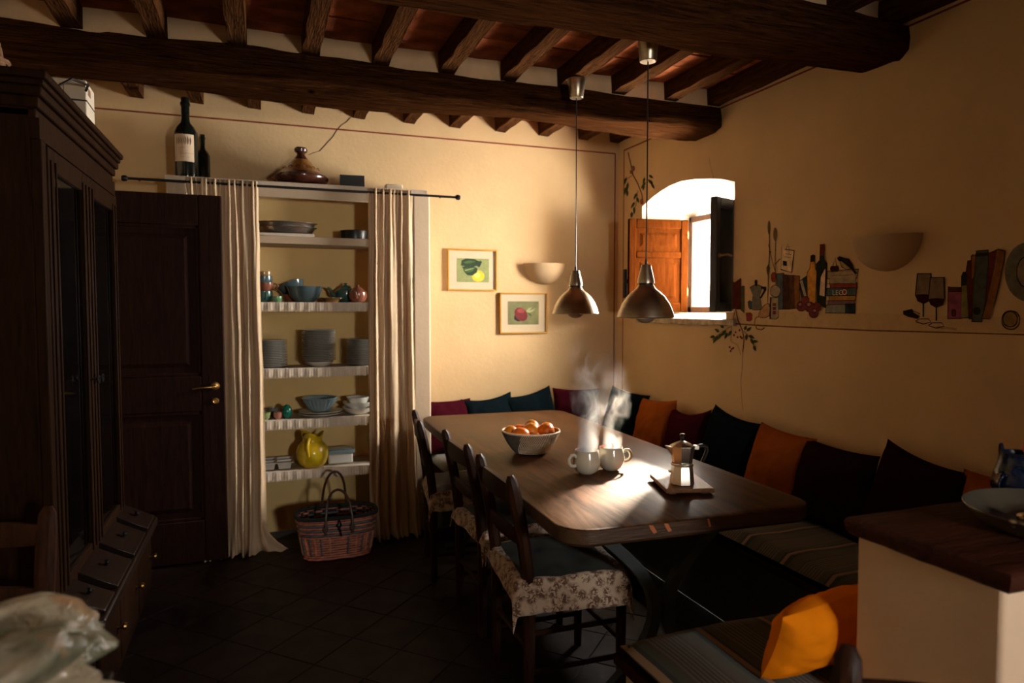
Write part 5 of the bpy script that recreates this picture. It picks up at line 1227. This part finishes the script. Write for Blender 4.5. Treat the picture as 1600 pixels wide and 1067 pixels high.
MURAL = [
 ('painted_ledge','ledge',0,[[(3.348,1.425),(2.833,1.434),(2.262,1.428),(1.665,1.416),(1.663,1.366),(2.260,1.353),(2.651,1.354),(3.030,1.356),(3.346,1.356)]]),
 ('painted_ledge_edge','edge',1,[[(3.299,1.359),(3.030,1.353),(2.651,1.351),(2.338,1.348),(1.959,1.352),(1.663,1.354),(1.663,1.359),(1.959,1.358),(2.338,1.355),(2.651,1.358),(3.030,1.361),(3.298,1.368)]]),
 ('painted_book','dkred',1,[[(3.290,1.605),(3.266,1.596),(3.259,1.452),(3.286,1.449)],[(3.263,1.600),(3.234,1.614),(3.223,1.621),(3.215,1.617),(3.215,1.448),(3.259,1.449)]]),
 ('painted_book','olive',1,[[(3.214,1.576),(3.187,1.575),(3.184,1.426),(3.210,1.444)]]),
 ('painted_coffee_pot','grey',2,[[(3.137,1.566),(3.099,1.579),(3.072,1.579),(3.035,1.567),(3.057,1.520),(3.055,1.513),(3.036,1.452),(3.064,1.444),(3.101,1.444),(3.123,1.452),(3.111,1.514),(3.109,1.521)]]),
 ('painted_coffee_pot_handle','dark',3,[[(3.046,1.567),(3.009,1.566),(3.006,1.548),(3.039,1.509),(3.052,1.513),(3.024,1.548),(3.027,1.556),(3.043,1.556)],[(3.097,1.601),(3.087,1.607),(3.078,1.601),(3.080,1.577),(3.093,1.578)]]),
 ('painted_blue_cup','blue',2,[[(3.152,1.485),(3.135,1.494),(3.121,1.485),(3.116,1.452),(3.134,1.447),(3.145,1.459)]]),
 ('painted_red_cup','red',2,[[(3.165,1.422),(3.134,1.426),(3.115,1.415),(3.116,1.393),(3.132,1.382),(3.158,1.383)]]),
 ('painted_mouse','mouse',2,[[(3.063,1.412),(3.048,1.441),(3.017,1.466),(2.997,1.477),(2.981,1.473),(2.975,1.448),(2.980,1.413),(3.010,1.402),(3.052,1.403)],[(3.043,1.410),(3.086,1.398),(3.095,1.367),(3.074,1.339),(3.039,1.335),(3.012,1.347),(3.016,1.351),(3.040,1.340),(3.070,1.342),(3.089,1.368),(3.081,1.396),(3.040,1.406)]]),
 ('painted_jar','jar',3,[[(2.972,1.508),(2.912,1.507),(2.909,1.406),(2.929,1.395),(2.971,1.397)],[(2.897,1.542),(2.900,1.531),(2.908,1.521),(2.920,1.515),(2.934,1.513),(2.948,1.516),(2.961,1.522),(2.970,1.532),(2.973,1.544),(2.970,1.555),(2.962,1.564),(2.950,1.570),(2.935,1.572),(2.921,1.569),(2.909,1.563),(2.900,1.553)]]),
 ('painted_jar_print','red',4,[[(2.949,1.476),(2.931,1.476),(2.931,1.468),(2.949,1.468)],[(2.948,1.455),(2.930,1.455),(2.930,1.447),(2.948,1.447)],[(2.948,1.434),(2.930,1.434),(2.930,1.424),(2.947,1.423)],[(2.933,1.616),(2.934,1.607),(2.937,1.599),(2.942,1.594),(2.949,1.593),(2.956,1.595),(2.961,1.600),(2.965,1.608),(2.967,1.618),(2.966,1.627),(2.962,1.634),(2.957,1.639),(2.950,1.641),(2.944,1.639),(2.938,1.633),(2.934,1.625)]]),
 ('painted_jar_line','dark',4,[[(2.969,1.508),(2.972,1.476),(2.972,1.398),(2.966,1.398),(2.966,1.476),(2.964,1.508)]]),
 ('painted_wheat','stalk',3,[[(2.989,1.484),(2.987,1.618),(2.980,1.759),(2.988,1.866),(2.994,1.866),(2.987,1.760),(2.993,1.619),(2.995,1.484)],[(2.931,1.574),(2.938,1.686),(2.937,1.811),(2.943,1.812),(2.944,1.687),(2.936,1.574)],[(2.938,1.652),(2.970,1.731),(2.992,1.796),(2.997,1.796),(2.975,1.730),(2.943,1.651)],[(2.933,1.684),(2.900,1.710),(2.906,1.714),(2.939,1.688)],[(2.981,1.882),(2.982,1.863),(2.985,1.849),(2.991,1.845),(2.997,1.851),(3.001,1.865),(3.003,1.885),(3.002,1.904),(2.998,1.918),(2.993,1.922),(2.987,1.917),(2.983,1.902)],[(2.929,1.842),(2.930,1.824),(2.935,1.811),(2.943,1.807),(2.950,1.813),(2.956,1.827),(2.959,1.845),(2.957,1.863),(2.952,1.876),(2.945,1.880),(2.937,1.874),(2.931,1.860)],[(2.992,1.689),(3.007,1.671),(3.004,1.649),(2.993,1.626),(2.981,1.647),(2.978,1.669)],[(2.994,1.760),(2.987,1.753),(2.977,1.751),(2.965,1.750),(2.973,1.756),(2.983,1.761)]]),
 ('painted_note','note',2,[[(2.890,1.778),(2.870,1.757),(2.804,1.745),(2.820,1.637),(2.896,1.656)]]),
 ('painted_note_lines','dark',3,[[(2.897,1.656),(2.858,1.644),(2.818,1.636),(2.810,1.692),(2.802,1.746),(2.870,1.759),(2.870,1.756),(2.805,1.745),(2.814,1.692),(2.821,1.638),(2.857,1.647),(2.896,1.659)],[(2.870,1.736),(2.822,1.725),(2.822,1.728),(2.869,1.738)],[(2.874,1.719),(2.827,1.711),(2.826,1.713),(2.874,1.721)],[(2.861,1.756),(2.850,1.787),(2.838,1.752),(2.835,1.752),(2.850,1.789),(2.864,1.757)],[(2.883,1.700),(2.854,1.695),(2.853,1.671),(2.882,1.676)]]),
 ('painted_book','bluebk',1,[[(2.927,1.633),(2.876,1.634),(2.864,1.448),(2.905,1.447)]]),
 ('painted_book','brown',2,[[(2.881,1.628),(2.833,1.620),(2.829,1.448),(2.876,1.448)]]),
 ('painted_book','brown2',2,[[(2.833,1.620),(2.801,1.619),(2.791,1.452),(2.829,1.449)]]),
 ('painted_book','dkorange',2,[[(2.800,1.617),(2.764,1.614),(2.760,1.488),(2.773,1.452),(2.791,1.452)]]),
 ('painted_book','cream',3,[[(2.761,1.589),(2.743,1.595),(2.712,1.514),(2.727,1.508)]]),
 ('painted_book','navy',2,[[(2.763,1.569),(2.741,1.598),(2.715,1.613),(2.703,1.606),(2.700,1.501),(2.743,1.502)]]),
 ('painted_oil_bottle','oil',4,[[(2.688,1.687),(2.664,1.686),(2.659,1.647),(2.650,1.633),(2.654,1.474),(2.702,1.481),(2.710,1.626),(2.692,1.648)]]),
 ('painted_bottle_cap','dark',5,[[(2.687,1.710),(2.674,1.714),(2.662,1.708),(2.663,1.684),(2.688,1.685)]]),
 ('painted_wine_bottle','blkgreen',3,[[(2.629,1.709),(2.606,1.707),(2.601,1.682),(2.586,1.665),(2.586,1.588),(2.590,1.455),(2.641,1.474),(2.653,1.666),(2.630,1.684)]]),
 ('painted_wine_capsule','capsule',4,[[(2.628,1.760),(2.603,1.759),(2.604,1.707),(2.629,1.708)]]),
 ('painted_wine_label','label',5,[[(2.620,1.603),(2.598,1.640),(2.592,1.640),(2.595,1.509),(2.626,1.516)]]),
 ('painted_plum','plum',6,[[(2.715,1.461),(2.717,1.451),(2.725,1.443),(2.737,1.439),(2.750,1.439),(2.762,1.443),(2.771,1.451),(2.774,1.462),(2.771,1.472),(2.763,1.480),(2.751,1.484),(2.738,1.484),(2.726,1.479),(2.718,1.471)]]),
 ('painted_plum','plum',6,[[(2.694,1.491),(2.696,1.483),(2.702,1.476),(2.712,1.472),(2.723,1.472),(2.733,1.476),(2.741,1.483),(2.743,1.492),(2.741,1.500),(2.734,1.507),(2.724,1.510),(2.713,1.510),(2.703,1.506),(2.696,1.499)]]),
 ('painted_plum','plum',6,[[(2.659,1.458),(2.661,1.448),(2.669,1.440),(2.681,1.435),(2.694,1.435),(2.706,1.440),(2.715,1.448),(2.718,1.458),(2.715,1.468),(2.707,1.477),(2.696,1.481),(2.682,1.481),(2.670,1.476),(2.662,1.468)]]),
 ('painted_plum','plum',6,[[(2.616,1.458),(2.618,1.449),(2.625,1.442),(2.635,1.438),(2.646,1.438),(2.656,1.442),(2.664,1.449),(2.667,1.458),(2.664,1.467),(2.657,1.474),(2.647,1.478),(2.636,1.478),(2.625,1.474),(2.618,1.467)]]),
 ('painted_plum','plum',6,[[(2.632,1.430),(2.635,1.420),(2.643,1.412),(2.654,1.407),(2.667,1.407),(2.679,1.412),(2.688,1.420),(2.691,1.430),(2.688,1.440),(2.680,1.448),(2.669,1.453),(2.656,1.453),(2.644,1.448),(2.636,1.440)]]),
 ('painted_plum_gleam','plumlt',7,[[(2.742,1.471),(2.744,1.466),(2.749,1.463),(2.756,1.463),(2.761,1.466),(2.763,1.471),(2.762,1.476),(2.756,1.479),(2.749,1.479),(2.744,1.476)]]),
 ('painted_plum_gleam','plumlt',7,[[(2.681,1.471),(2.683,1.466),(2.689,1.462),(2.697,1.462),(2.703,1.466),(2.705,1.471),(2.703,1.477),(2.697,1.480),(2.689,1.480),(2.683,1.477)]]),
 ('painted_plum_gleam','plumlt',7,[[(2.645,1.440),(2.647,1.436),(2.652,1.433),(2.659,1.433),(2.664,1.436),(2.666,1.440),(2.664,1.445),(2.659,1.448),(2.653,1.448),(2.648,1.445)]]),
 ('painted_book','creambk',2,[[(2.579,1.629),(2.399,1.629),(2.409,1.591),(2.578,1.595)]]),
 ('painted_book','cream2',2,[[(2.566,1.594),(2.414,1.592),(2.413,1.565),(2.563,1.567)]]),
 ('painted_book','red',2,[[(2.563,1.567),(2.406,1.566),(2.405,1.545),(2.560,1.547)]]),
 ('painted_book','teal',2,[[(2.581,1.547),(2.407,1.545),(2.412,1.510),(2.581,1.513)]]),
 ('painted_book','ochre',2,[[(2.567,1.510),(2.412,1.509),(2.413,1.488),(2.567,1.488)]]),
 ('painted_book','purple',2,[[(2.572,1.486),(2.418,1.487),(2.420,1.470),(2.572,1.469)]]),
 ('painted_book','greywhite',2,[[(2.583,1.467),(2.471,1.473),(2.470,1.430),(2.586,1.430)]]),
 ('painted_book','navy',2,[[(2.471,1.474),(2.414,1.473),(2.413,1.429),(2.470,1.430)]]),
 ('painted_book_gap','dark',3,[[(2.581,1.569),(2.413,1.563),(2.413,1.566),(2.581,1.572)]]),
 ('painted_book_gap','dark',3,[[(2.581,1.547),(2.413,1.544),(2.413,1.547),(2.581,1.550)]]),
 ('painted_book_gap','dark',3,[[(2.580,1.510),(2.412,1.509),(2.412,1.512),(2.580,1.514)]]),
 ('painted_book_gap','dark',3,[[(2.579,1.486),(2.411,1.486),(2.411,1.489),(2.579,1.489)]]),
 ('painted_book_gap','dark',3,[[(2.578,1.467),(2.410,1.469),(2.411,1.472),(2.579,1.470)]]),
 ('painted_book_gap','dark',3,[[(2.577,1.428),(2.409,1.427),(2.409,1.430),(2.577,1.431)]]),
 ('painted_book_flower','label',4,[[(2.460,1.527),(2.462,1.519),(2.470,1.514),(2.480,1.515),(2.487,1.520),(2.491,1.528),(2.488,1.536),(2.480,1.540),(2.471,1.540),(2.463,1.535)]]),
 ('painted_book_flower','red',5,[[(2.468,1.527),(2.470,1.523),(2.475,1.522),(2.480,1.524),(2.482,1.528),(2.480,1.531),(2.475,1.533),(2.470,1.531)]]),
 ('painted_book_title','edge',4,[[(2.550,1.605),(2.518,1.607),(2.487,1.603),(2.426,1.606),(2.426,1.609),(2.487,1.606),(2.518,1.610),(2.550,1.607)],[(2.575,1.624),(2.404,1.624),(2.404,1.626),(2.575,1.626)]]),
 ('painted_bird','birdlt',5,[[(2.508,1.676),(2.493,1.684),(2.466,1.676),(2.446,1.656),(2.438,1.637),(2.464,1.633),(2.492,1.647)]]),
 ('painted_bird_wing','dark',6,[[(2.520,1.686),(2.505,1.694),(2.481,1.686),(2.454,1.678),(2.431,1.652),(2.419,1.627),(2.405,1.615),(2.418,1.611),(2.445,1.638),(2.473,1.658),(2.493,1.671),(2.512,1.674)]]),
 ('painted_cherry','plumdk',5,[[(2.533,1.638),(2.535,1.633),(2.540,1.628),(2.547,1.627),(2.553,1.629),(2.559,1.634),(2.561,1.640),(2.559,1.646),(2.554,1.650),(2.547,1.651),(2.540,1.649),(2.535,1.644)],[(2.512,1.638),(2.514,1.633),(2.518,1.629),(2.525,1.627),(2.532,1.629),(2.537,1.634),(2.539,1.640),(2.537,1.646),(2.532,1.650),(2.526,1.651),(2.519,1.649),(2.514,1.644)],[(2.546,1.649),(2.534,1.688),(2.527,1.650),(2.524,1.650),(2.534,1.691),(2.549,1.650)]]),
 ('painted_twig','dark',2,[[(2.114,1.439),(2.083,1.428),(2.082,1.431),(2.113,1.441)]]),
 ('painted_wine_glass','glass',2,[[(2.097,1.594),(2.037,1.591),(2.032,1.513),(2.040,1.486),(2.066,1.475),(2.091,1.486),(2.104,1.509)]]),
 ('painted_wine','wine',3,[[(2.102,1.504),(2.067,1.507),(2.032,1.502),(2.040,1.484),(2.066,1.472),(2.091,1.484)]]),
 ('painted_glass_outline','dark',4,[[(2.102,1.509),(2.095,1.593),(2.039,1.591),(2.033,1.513),(2.029,1.513),(2.036,1.593),(2.099,1.595),(2.106,1.509)],[(2.070,1.476),(2.068,1.416),(2.061,1.416),(2.063,1.476)],[(2.099,1.395),(2.082,1.406),(2.041,1.406),(2.030,1.396),(2.063,1.388),(2.096,1.397),(2.098,1.393),(2.063,1.384),(2.027,1.394),(2.040,1.410),(2.083,1.409),(2.101,1.398)]]),
 ('painted_wine_glass','glass',4,[[(2.037,1.575),(1.979,1.573),(1.974,1.496),(1.982,1.470),(2.007,1.458),(2.031,1.469),(2.043,1.492)]]),
 ('painted_wine','wine',5,[[(2.041,1.486),(2.008,1.490),(1.974,1.486),(1.982,1.467),(2.007,1.456),(2.030,1.468)]]),
 ('painted_glass_outline','dark',6,[[(2.041,1.492),(2.035,1.574),(1.981,1.573),(1.975,1.496),(1.972,1.496),(1.978,1.575),(2.039,1.576),(2.045,1.492)],[(2.010,1.459),(2.009,1.401),(2.002,1.401),(2.004,1.459)],[(2.038,1.380),(2.022,1.390),(1.982,1.391),(1.972,1.381),(2.004,1.373),(2.036,1.381),(2.037,1.378),(2.004,1.369),(1.969,1.379),(1.982,1.395),(2.023,1.394),(2.041,1.383)]]),
 ('painted_corkscrew','dark',3,[[(2.158,1.437),(2.120,1.446),(2.114,1.432),(2.083,1.421),(2.094,1.410),(2.132,1.418),(2.156,1.426)]]),
 ('painted_shadow_stain','stain',1,[[(2.010,1.369),(1.959,1.368),(1.921,1.364),(1.920,1.373),(1.958,1.377),(2.010,1.379)]]),
 ('painted_book','magenta',2,[[(1.959,1.535),(1.906,1.526),(1.903,1.413),(1.957,1.411)]]),
 ('painted_book_band','dkred',3,[[(1.958,1.533),(1.907,1.531),(1.906,1.518),(1.958,1.519)],[(1.926,1.433),(1.927,1.426),(1.930,1.422),(1.935,1.422),(1.939,1.426),(1.941,1.433),(1.940,1.440),(1.936,1.444),(1.931,1.444),(1.927,1.440)]]),
 ('painted_bottle','olivegr',2,[[(1.905,1.572),(1.895,1.590),(1.882,1.589),(1.875,1.540),(1.874,1.416),(1.903,1.414)]]),
 ('painted_bottle_top','blkgreen',3,[[(1.905,1.572),(1.898,1.590),(1.879,1.589),(1.875,1.545),(1.903,1.541)]]),
 ('painted_book','dkred',3,[[(1.887,1.592),(1.881,1.632),(1.868,1.635),(1.860,1.413),(1.873,1.412)]]),
 ('painted_book','dkorange',3,[[(1.868,1.649),(1.863,1.655),(1.851,1.651),(1.855,1.570),(1.865,1.560)]]),
 ('painted_book','dkred',3,[[(1.867,1.560),(1.855,1.575),(1.855,1.413),(1.866,1.413)]]),
 ('painted_book','slate',4,[[(1.848,1.668),(1.806,1.668),(1.804,1.617),(1.811,1.469),(1.822,1.401),(1.857,1.402),(1.856,1.520)]]),
 ('painted_book_band','blkgreen',5,[[(1.850,1.658),(1.805,1.658),(1.805,1.651),(1.850,1.650)],[(1.828,1.441),(1.830,1.435),(1.834,1.431),(1.840,1.429),(1.846,1.431),(1.851,1.435),(1.853,1.441),(1.852,1.447),(1.847,1.452),(1.841,1.453),(1.835,1.452),(1.830,1.447)]]),
 ('painted_book','maroonbk',3,[[(1.805,1.654),(1.769,1.669),(1.774,1.606),(1.799,1.469),(1.811,1.469)]]),
 ('painted_book','dkorange',5,[[(1.771,1.668),(1.744,1.659),(1.748,1.614),(1.770,1.493),(1.788,1.413),(1.817,1.415),(1.802,1.479),(1.779,1.606)]]),
 ('painted_plate','plate',1,[[(1.585,1.577),(1.586,1.554),(1.591,1.532),(1.599,1.513),(1.610,1.497),(1.624,1.485),(1.640,1.477),(1.658,1.475),(1.675,1.478),(1.692,1.486),(1.708,1.499),(1.722,1.516),(1.732,1.537),(1.739,1.560),(1.742,1.584),(1.741,1.609),(1.735,1.631),(1.726,1.651),(1.714,1.667),(1.699,1.678),(1.682,1.685),(1.665,1.686),(1.647,1.682),(1.631,1.673),(1.616,1.659),(1.604,1.642),(1.594,1.622),(1.588,1.599)]]),
 ('painted_plate_centre','plate2',2,[[(1.626,1.579),(1.627,1.565),(1.630,1.552),(1.635,1.541),(1.642,1.533),(1.650,1.528),(1.659,1.526),(1.669,1.529),(1.678,1.534),(1.685,1.543),(1.692,1.555),(1.696,1.568),(1.697,1.582),(1.697,1.596),(1.693,1.609),(1.688,1.620),(1.681,1.628),(1.672,1.633),(1.663,1.634),(1.654,1.632),(1.645,1.626),(1.637,1.617),(1.631,1.606),(1.628,1.592)]]),
 ('painted_lemon_half','lemon',3,[[(1.684,1.408),(1.685,1.398),(1.689,1.389),(1.695,1.382),(1.703,1.377),(1.713,1.375),(1.722,1.377),(1.731,1.381),(1.738,1.388),(1.743,1.397),(1.744,1.407),(1.743,1.418),(1.739,1.427),(1.733,1.434),(1.724,1.439),(1.715,1.441),(1.705,1.439),(1.697,1.435),(1.690,1.427),(1.685,1.418)]]),
 ('painted_lemon_flesh','lemon2',4,[[(1.692,1.412),(1.693,1.403),(1.697,1.395),(1.703,1.389),(1.711,1.386),(1.719,1.386),(1.727,1.389),(1.734,1.394),(1.738,1.402),(1.740,1.411),(1.739,1.420),(1.735,1.428),(1.729,1.434),(1.721,1.437),(1.712,1.437),(1.704,1.434),(1.698,1.428),(1.693,1.420)]]),
 ('painted_vine_stem','twig',1,[[(4.516,2.607),(4.471,2.504),(4.441,2.426),(4.369,2.349),(4.313,2.263),(4.299,2.212),(4.285,2.211),(4.300,2.263),(4.356,2.350),(4.427,2.426),(4.457,2.503),(4.502,2.606)],[(4.436,2.428),(4.523,2.415),(4.518,2.411),(4.432,2.424)],[(4.366,2.301),(4.392,2.206),(4.447,2.120),(4.439,2.117),(4.384,2.203),(4.358,2.299)]]),
 ('painted_leaves','green',2,[[(4.526,2.428),(4.559,2.417),(4.571,2.394),(4.573,2.367),(4.542,2.384),(4.522,2.404)],[(4.505,2.388),(4.530,2.370),(4.533,2.342),(4.525,2.312),(4.503,2.336),(4.492,2.361)],[(4.534,2.357),(4.562,2.344),(4.568,2.322),(4.563,2.297),(4.538,2.314),(4.524,2.334)],[(4.519,2.332),(4.536,2.319),(4.529,2.300),(4.511,2.280),(4.499,2.297),(4.498,2.314)],[(4.376,2.288),(4.406,2.281),(4.419,2.264),(4.421,2.243),(4.392,2.254),(4.373,2.268)],[(4.381,2.260),(4.386,2.244),(4.370,2.225),(4.344,2.207),(4.343,2.227),(4.353,2.245)],[(4.402,2.228),(4.436,2.222),(4.454,2.205),(4.462,2.184),(4.428,2.194),(4.404,2.208)],[(4.416,2.194),(4.432,2.178),(4.425,2.158),(4.407,2.136),(4.396,2.155),(4.395,2.175)],[(4.444,2.162),(4.466,2.151),(4.466,2.134),(4.456,2.115),(4.437,2.129),(4.429,2.144)],[(4.268,2.382),(4.292,2.372),(4.297,2.354),(4.292,2.332),(4.270,2.346),(4.258,2.362)],[(4.228,2.361),(4.221,2.341),(4.194,2.322),(4.160,2.304),(4.173,2.327),(4.194,2.347)],[(4.189,2.348),(4.197,2.331),(4.183,2.310),(4.160,2.290),(4.158,2.310),(4.164,2.330)],[(4.254,2.345),(4.289,2.342),(4.310,2.327),(4.323,2.307),(4.288,2.314),(4.261,2.326)],[(4.176,2.318),(4.180,2.304),(4.164,2.289),(4.140,2.276),(4.141,2.292),(4.150,2.307)],[(4.216,2.387),(4.206,2.370),(4.181,2.359),(4.151,2.352),(4.166,2.368),(4.187,2.382)],[(4.281,2.329),(4.301,2.321),(4.301,2.306),(4.290,2.289),(4.273,2.300),(4.266,2.313)]]),
 ('painted_blossom','rose',3,[[(4.409,2.467),(4.417,2.457),(4.434,2.455),(4.453,2.463),(4.460,2.477),(4.453,2.488),(4.435,2.489),(4.417,2.481)],[(4.437,2.448),(4.443,2.441),(4.457,2.441),(4.471,2.447),(4.477,2.456),(4.472,2.463),(4.457,2.464),(4.443,2.458)],[(4.284,2.211),(4.290,2.200),(4.305,2.197),(4.321,2.204),(4.327,2.217),(4.321,2.228),(4.306,2.231),(4.291,2.224)]]),
 ('painted_vine_stem','twig',2,[[(3.260,1.444),(3.241,1.387),(3.196,1.320),(3.183,1.271),(3.193,1.203),(3.185,1.203),(3.175,1.271),(3.188,1.322),(3.233,1.389),(3.251,1.445)],[(3.267,1.434),(3.291,1.353),(3.298,1.260),(3.293,1.260),(3.286,1.353),(3.261,1.433)],[(3.299,1.348),(3.399,1.304),(3.474,1.260),(3.470,1.257),(3.395,1.302),(3.296,1.345)],[(3.182,1.320),(3.118,1.279),(3.092,1.225),(3.088,1.226),(3.114,1.280),(3.178,1.323)],[(3.296,1.259),(3.234,1.240),(3.207,1.185),(3.204,1.186),(3.232,1.241),(3.294,1.261)]]),
 ('painted_leaves','green',3,[[(3.324,1.352),(3.331,1.368),(3.352,1.377),(3.379,1.383),(3.368,1.366),(3.350,1.354)],[(3.333,1.323),(3.362,1.317),(3.383,1.302),(3.397,1.283),(3.366,1.291),(3.342,1.304)],[(3.361,1.334),(3.361,1.348),(3.376,1.355),(3.398,1.359),(3.394,1.345),(3.383,1.335)],[(3.378,1.304),(3.405,1.295),(3.420,1.278),(3.428,1.258),(3.401,1.270),(3.381,1.285)],[(3.401,1.309),(3.406,1.323),(3.424,1.328),(3.447,1.329),(3.438,1.316),(3.423,1.307)],[(3.416,1.291),(3.443,1.279),(3.457,1.259),(3.463,1.237),(3.435,1.253),(3.416,1.270)],[(3.444,1.284),(3.463,1.290),(3.481,1.284),(3.496,1.274),(3.475,1.270),(3.456,1.271)],[(3.323,1.311),(3.346,1.302),(3.353,1.286),(3.353,1.268),(3.332,1.281),(3.319,1.295)],[(3.288,1.324),(3.310,1.317),(3.318,1.303),(3.320,1.287),(3.298,1.297),(3.285,1.309)],[(3.158,1.322),(3.137,1.324),(3.124,1.334),(3.116,1.348),(3.138,1.344),(3.154,1.337)],[(3.141,1.301),(3.131,1.287),(3.112,1.283),(3.089,1.284),(3.102,1.296),(3.119,1.304)],[(3.124,1.285),(3.127,1.269),(3.113,1.256),(3.094,1.247),(3.095,1.264),(3.103,1.278)],[(3.107,1.269),(3.094,1.260),(3.077,1.261),(3.059,1.268),(3.075,1.275),(3.092,1.277)],[(3.099,1.247),(3.104,1.233),(3.095,1.222),(3.078,1.213),(3.076,1.228),(3.080,1.241)],[(3.158,1.306),(3.172,1.294),(3.169,1.281),(3.159,1.268),(3.148,1.281),(3.145,1.294)],[(3.175,1.327),(3.158,1.333),(3.155,1.343),(3.160,1.355),(3.175,1.348),(3.183,1.339)]]),
 ('painted_berries','plum',4,[[(3.244,1.314),(3.247,1.309),(3.254,1.307),(3.260,1.311),(3.260,1.316),(3.254,1.320),(3.247,1.319)],[(3.257,1.296),(3.260,1.291),(3.268,1.289),(3.274,1.293),(3.274,1.299),(3.268,1.303),(3.261,1.302)],[(3.225,1.286),(3.229,1.281),(3.236,1.279),(3.242,1.283),(3.242,1.289),(3.236,1.292),(3.229,1.291)],[(3.200,1.289),(3.203,1.284),(3.210,1.282),(3.216,1.286),(3.216,1.292),(3.210,1.296),(3.203,1.295)],[(3.188,1.282),(3.191,1.277),(3.198,1.275),(3.204,1.278),(3.204,1.284),(3.198,1.288),(3.191,1.287)],[(3.294,1.226),(3.298,1.220),(3.305,1.218),(3.311,1.222),(3.312,1.228),(3.306,1.232),(3.298,1.231)],[(3.276,1.215),(3.280,1.210),(3.287,1.208),(3.293,1.211),(3.293,1.217),(3.287,1.221),(3.280,1.220)],[(3.262,1.222),(3.266,1.216),(3.273,1.214),(3.279,1.218),(3.279,1.224),(3.273,1.228),(3.266,1.227)],[(3.285,1.203),(3.288,1.198),(3.296,1.196),(3.302,1.199),(3.302,1.205),(3.296,1.209),(3.288,1.208)],[(3.209,1.326),(3.212,1.321),(3.220,1.319),(3.226,1.323),(3.226,1.329),(3.220,1.333),(3.213,1.332)]]),
 ('wall_crack','crackc',1,[[(3.191,1.203),(3.194,1.107),(3.204,1.038),(3.197,0.970),(3.189,0.903),(3.181,0.870),(3.178,0.871),(3.185,0.904),(3.194,0.971),(3.200,1.038),(3.190,1.107),(3.187,1.203)]]),
 ('wall_crack','crackc',1,[[(3.528,2.363),(3.517,2.319),(3.497,2.274),(3.481,2.232),(3.478,2.232),(3.494,2.273),(3.514,2.319),(3.525,2.362)]]),
]

mu = thing('wall_mural', 'still life painted on the right wall: ledge, books, bottles, fruit, wine glasses and vines', 'mural', (XW, 2.6, 1.2))
MURAL = [e_ for (nm, c_, ly, polys) in MURAL for e_ in ([(nm, c_, ly, [p]) for p in polys] if nm in ('painted_jar_print', 'painted_book_band', 'painted_blossom', 'painted_cherry', 'painted_coffee_pot_handle', 'painted_book') else [(nm, c_, ly, polys)])]
for k_, (nm, c_, ly, polys) in enumerate(MURAL):
    mb = MB(); x = -.0012 - .0005*ly - .000004*k_
    for p in polys:
        mb.add([(x, a-2.6, b_-1.2) for a, b_ in p], [tuple(range(len(p)))])
        if ly and nm not in ('painted_leaves', 'painted_vine_stem', 'painted_wheat', 'painted_berries', 'wall_crack', 'painted_shadow_stain', 'painted_ledge_edge', 'painted_plate') and 'outline' not in nm and 'lines' not in nm and 'gap' not in nm and 'title' not in nm:
            cy_ = sum(a for a, b_ in p)/len(p); cz_ = sum(b_ for a, b_ in p)/len(p); e_ = .0032     # a thin painted contour just behind
            mb.add([(x+.0002, a-2.6 + math.copysign(min(e_, abs(a-cy_)), a-cy_), b_-1.2 + math.copysign(min(e_, abs(b_-cz_)), b_-cz_)) for a, b_ in p], [tuple(range(len(p)))], 1)
    if nm == 'wall_crack':
        o = mb.build('crack', [M['p_'+c_], M['p_outline']], wri, smooth=0); o.location = (XW, 2.6, 1.2)
    else: mb.build(nm, [M['p_'+c_], M['p_outline']], mu, smooth=0)
fc_ = bpy.data.curves.new('painted_lettering', 'FONT'); fc_.body = 'LEO'; fc_.size = .034; fc_.align_x = 'CENTER'; fc_.align_y = 'CENTER'; fc_.space_character = 1.15
fc_.materials.append(M['p_label'])
tmp = bpy.data.objects.new('lettering_source', fc_); COL.objects.link(tmp)
me_ = bpy.data.meshes.new_from_object(tmp.evaluated_get(bpy.context.evaluated_depsgraph_get())); bpy.data.objects.remove(tmp)
fo = bpy.data.objects.new('painted_lettering', me_); COL.objects.link(fo); fo.parent = mu
fo.rotation_euler = (radians(90), 0, radians(-90)); fo.location = (-.0052, 2.512-2.6, 1.524-1.2)
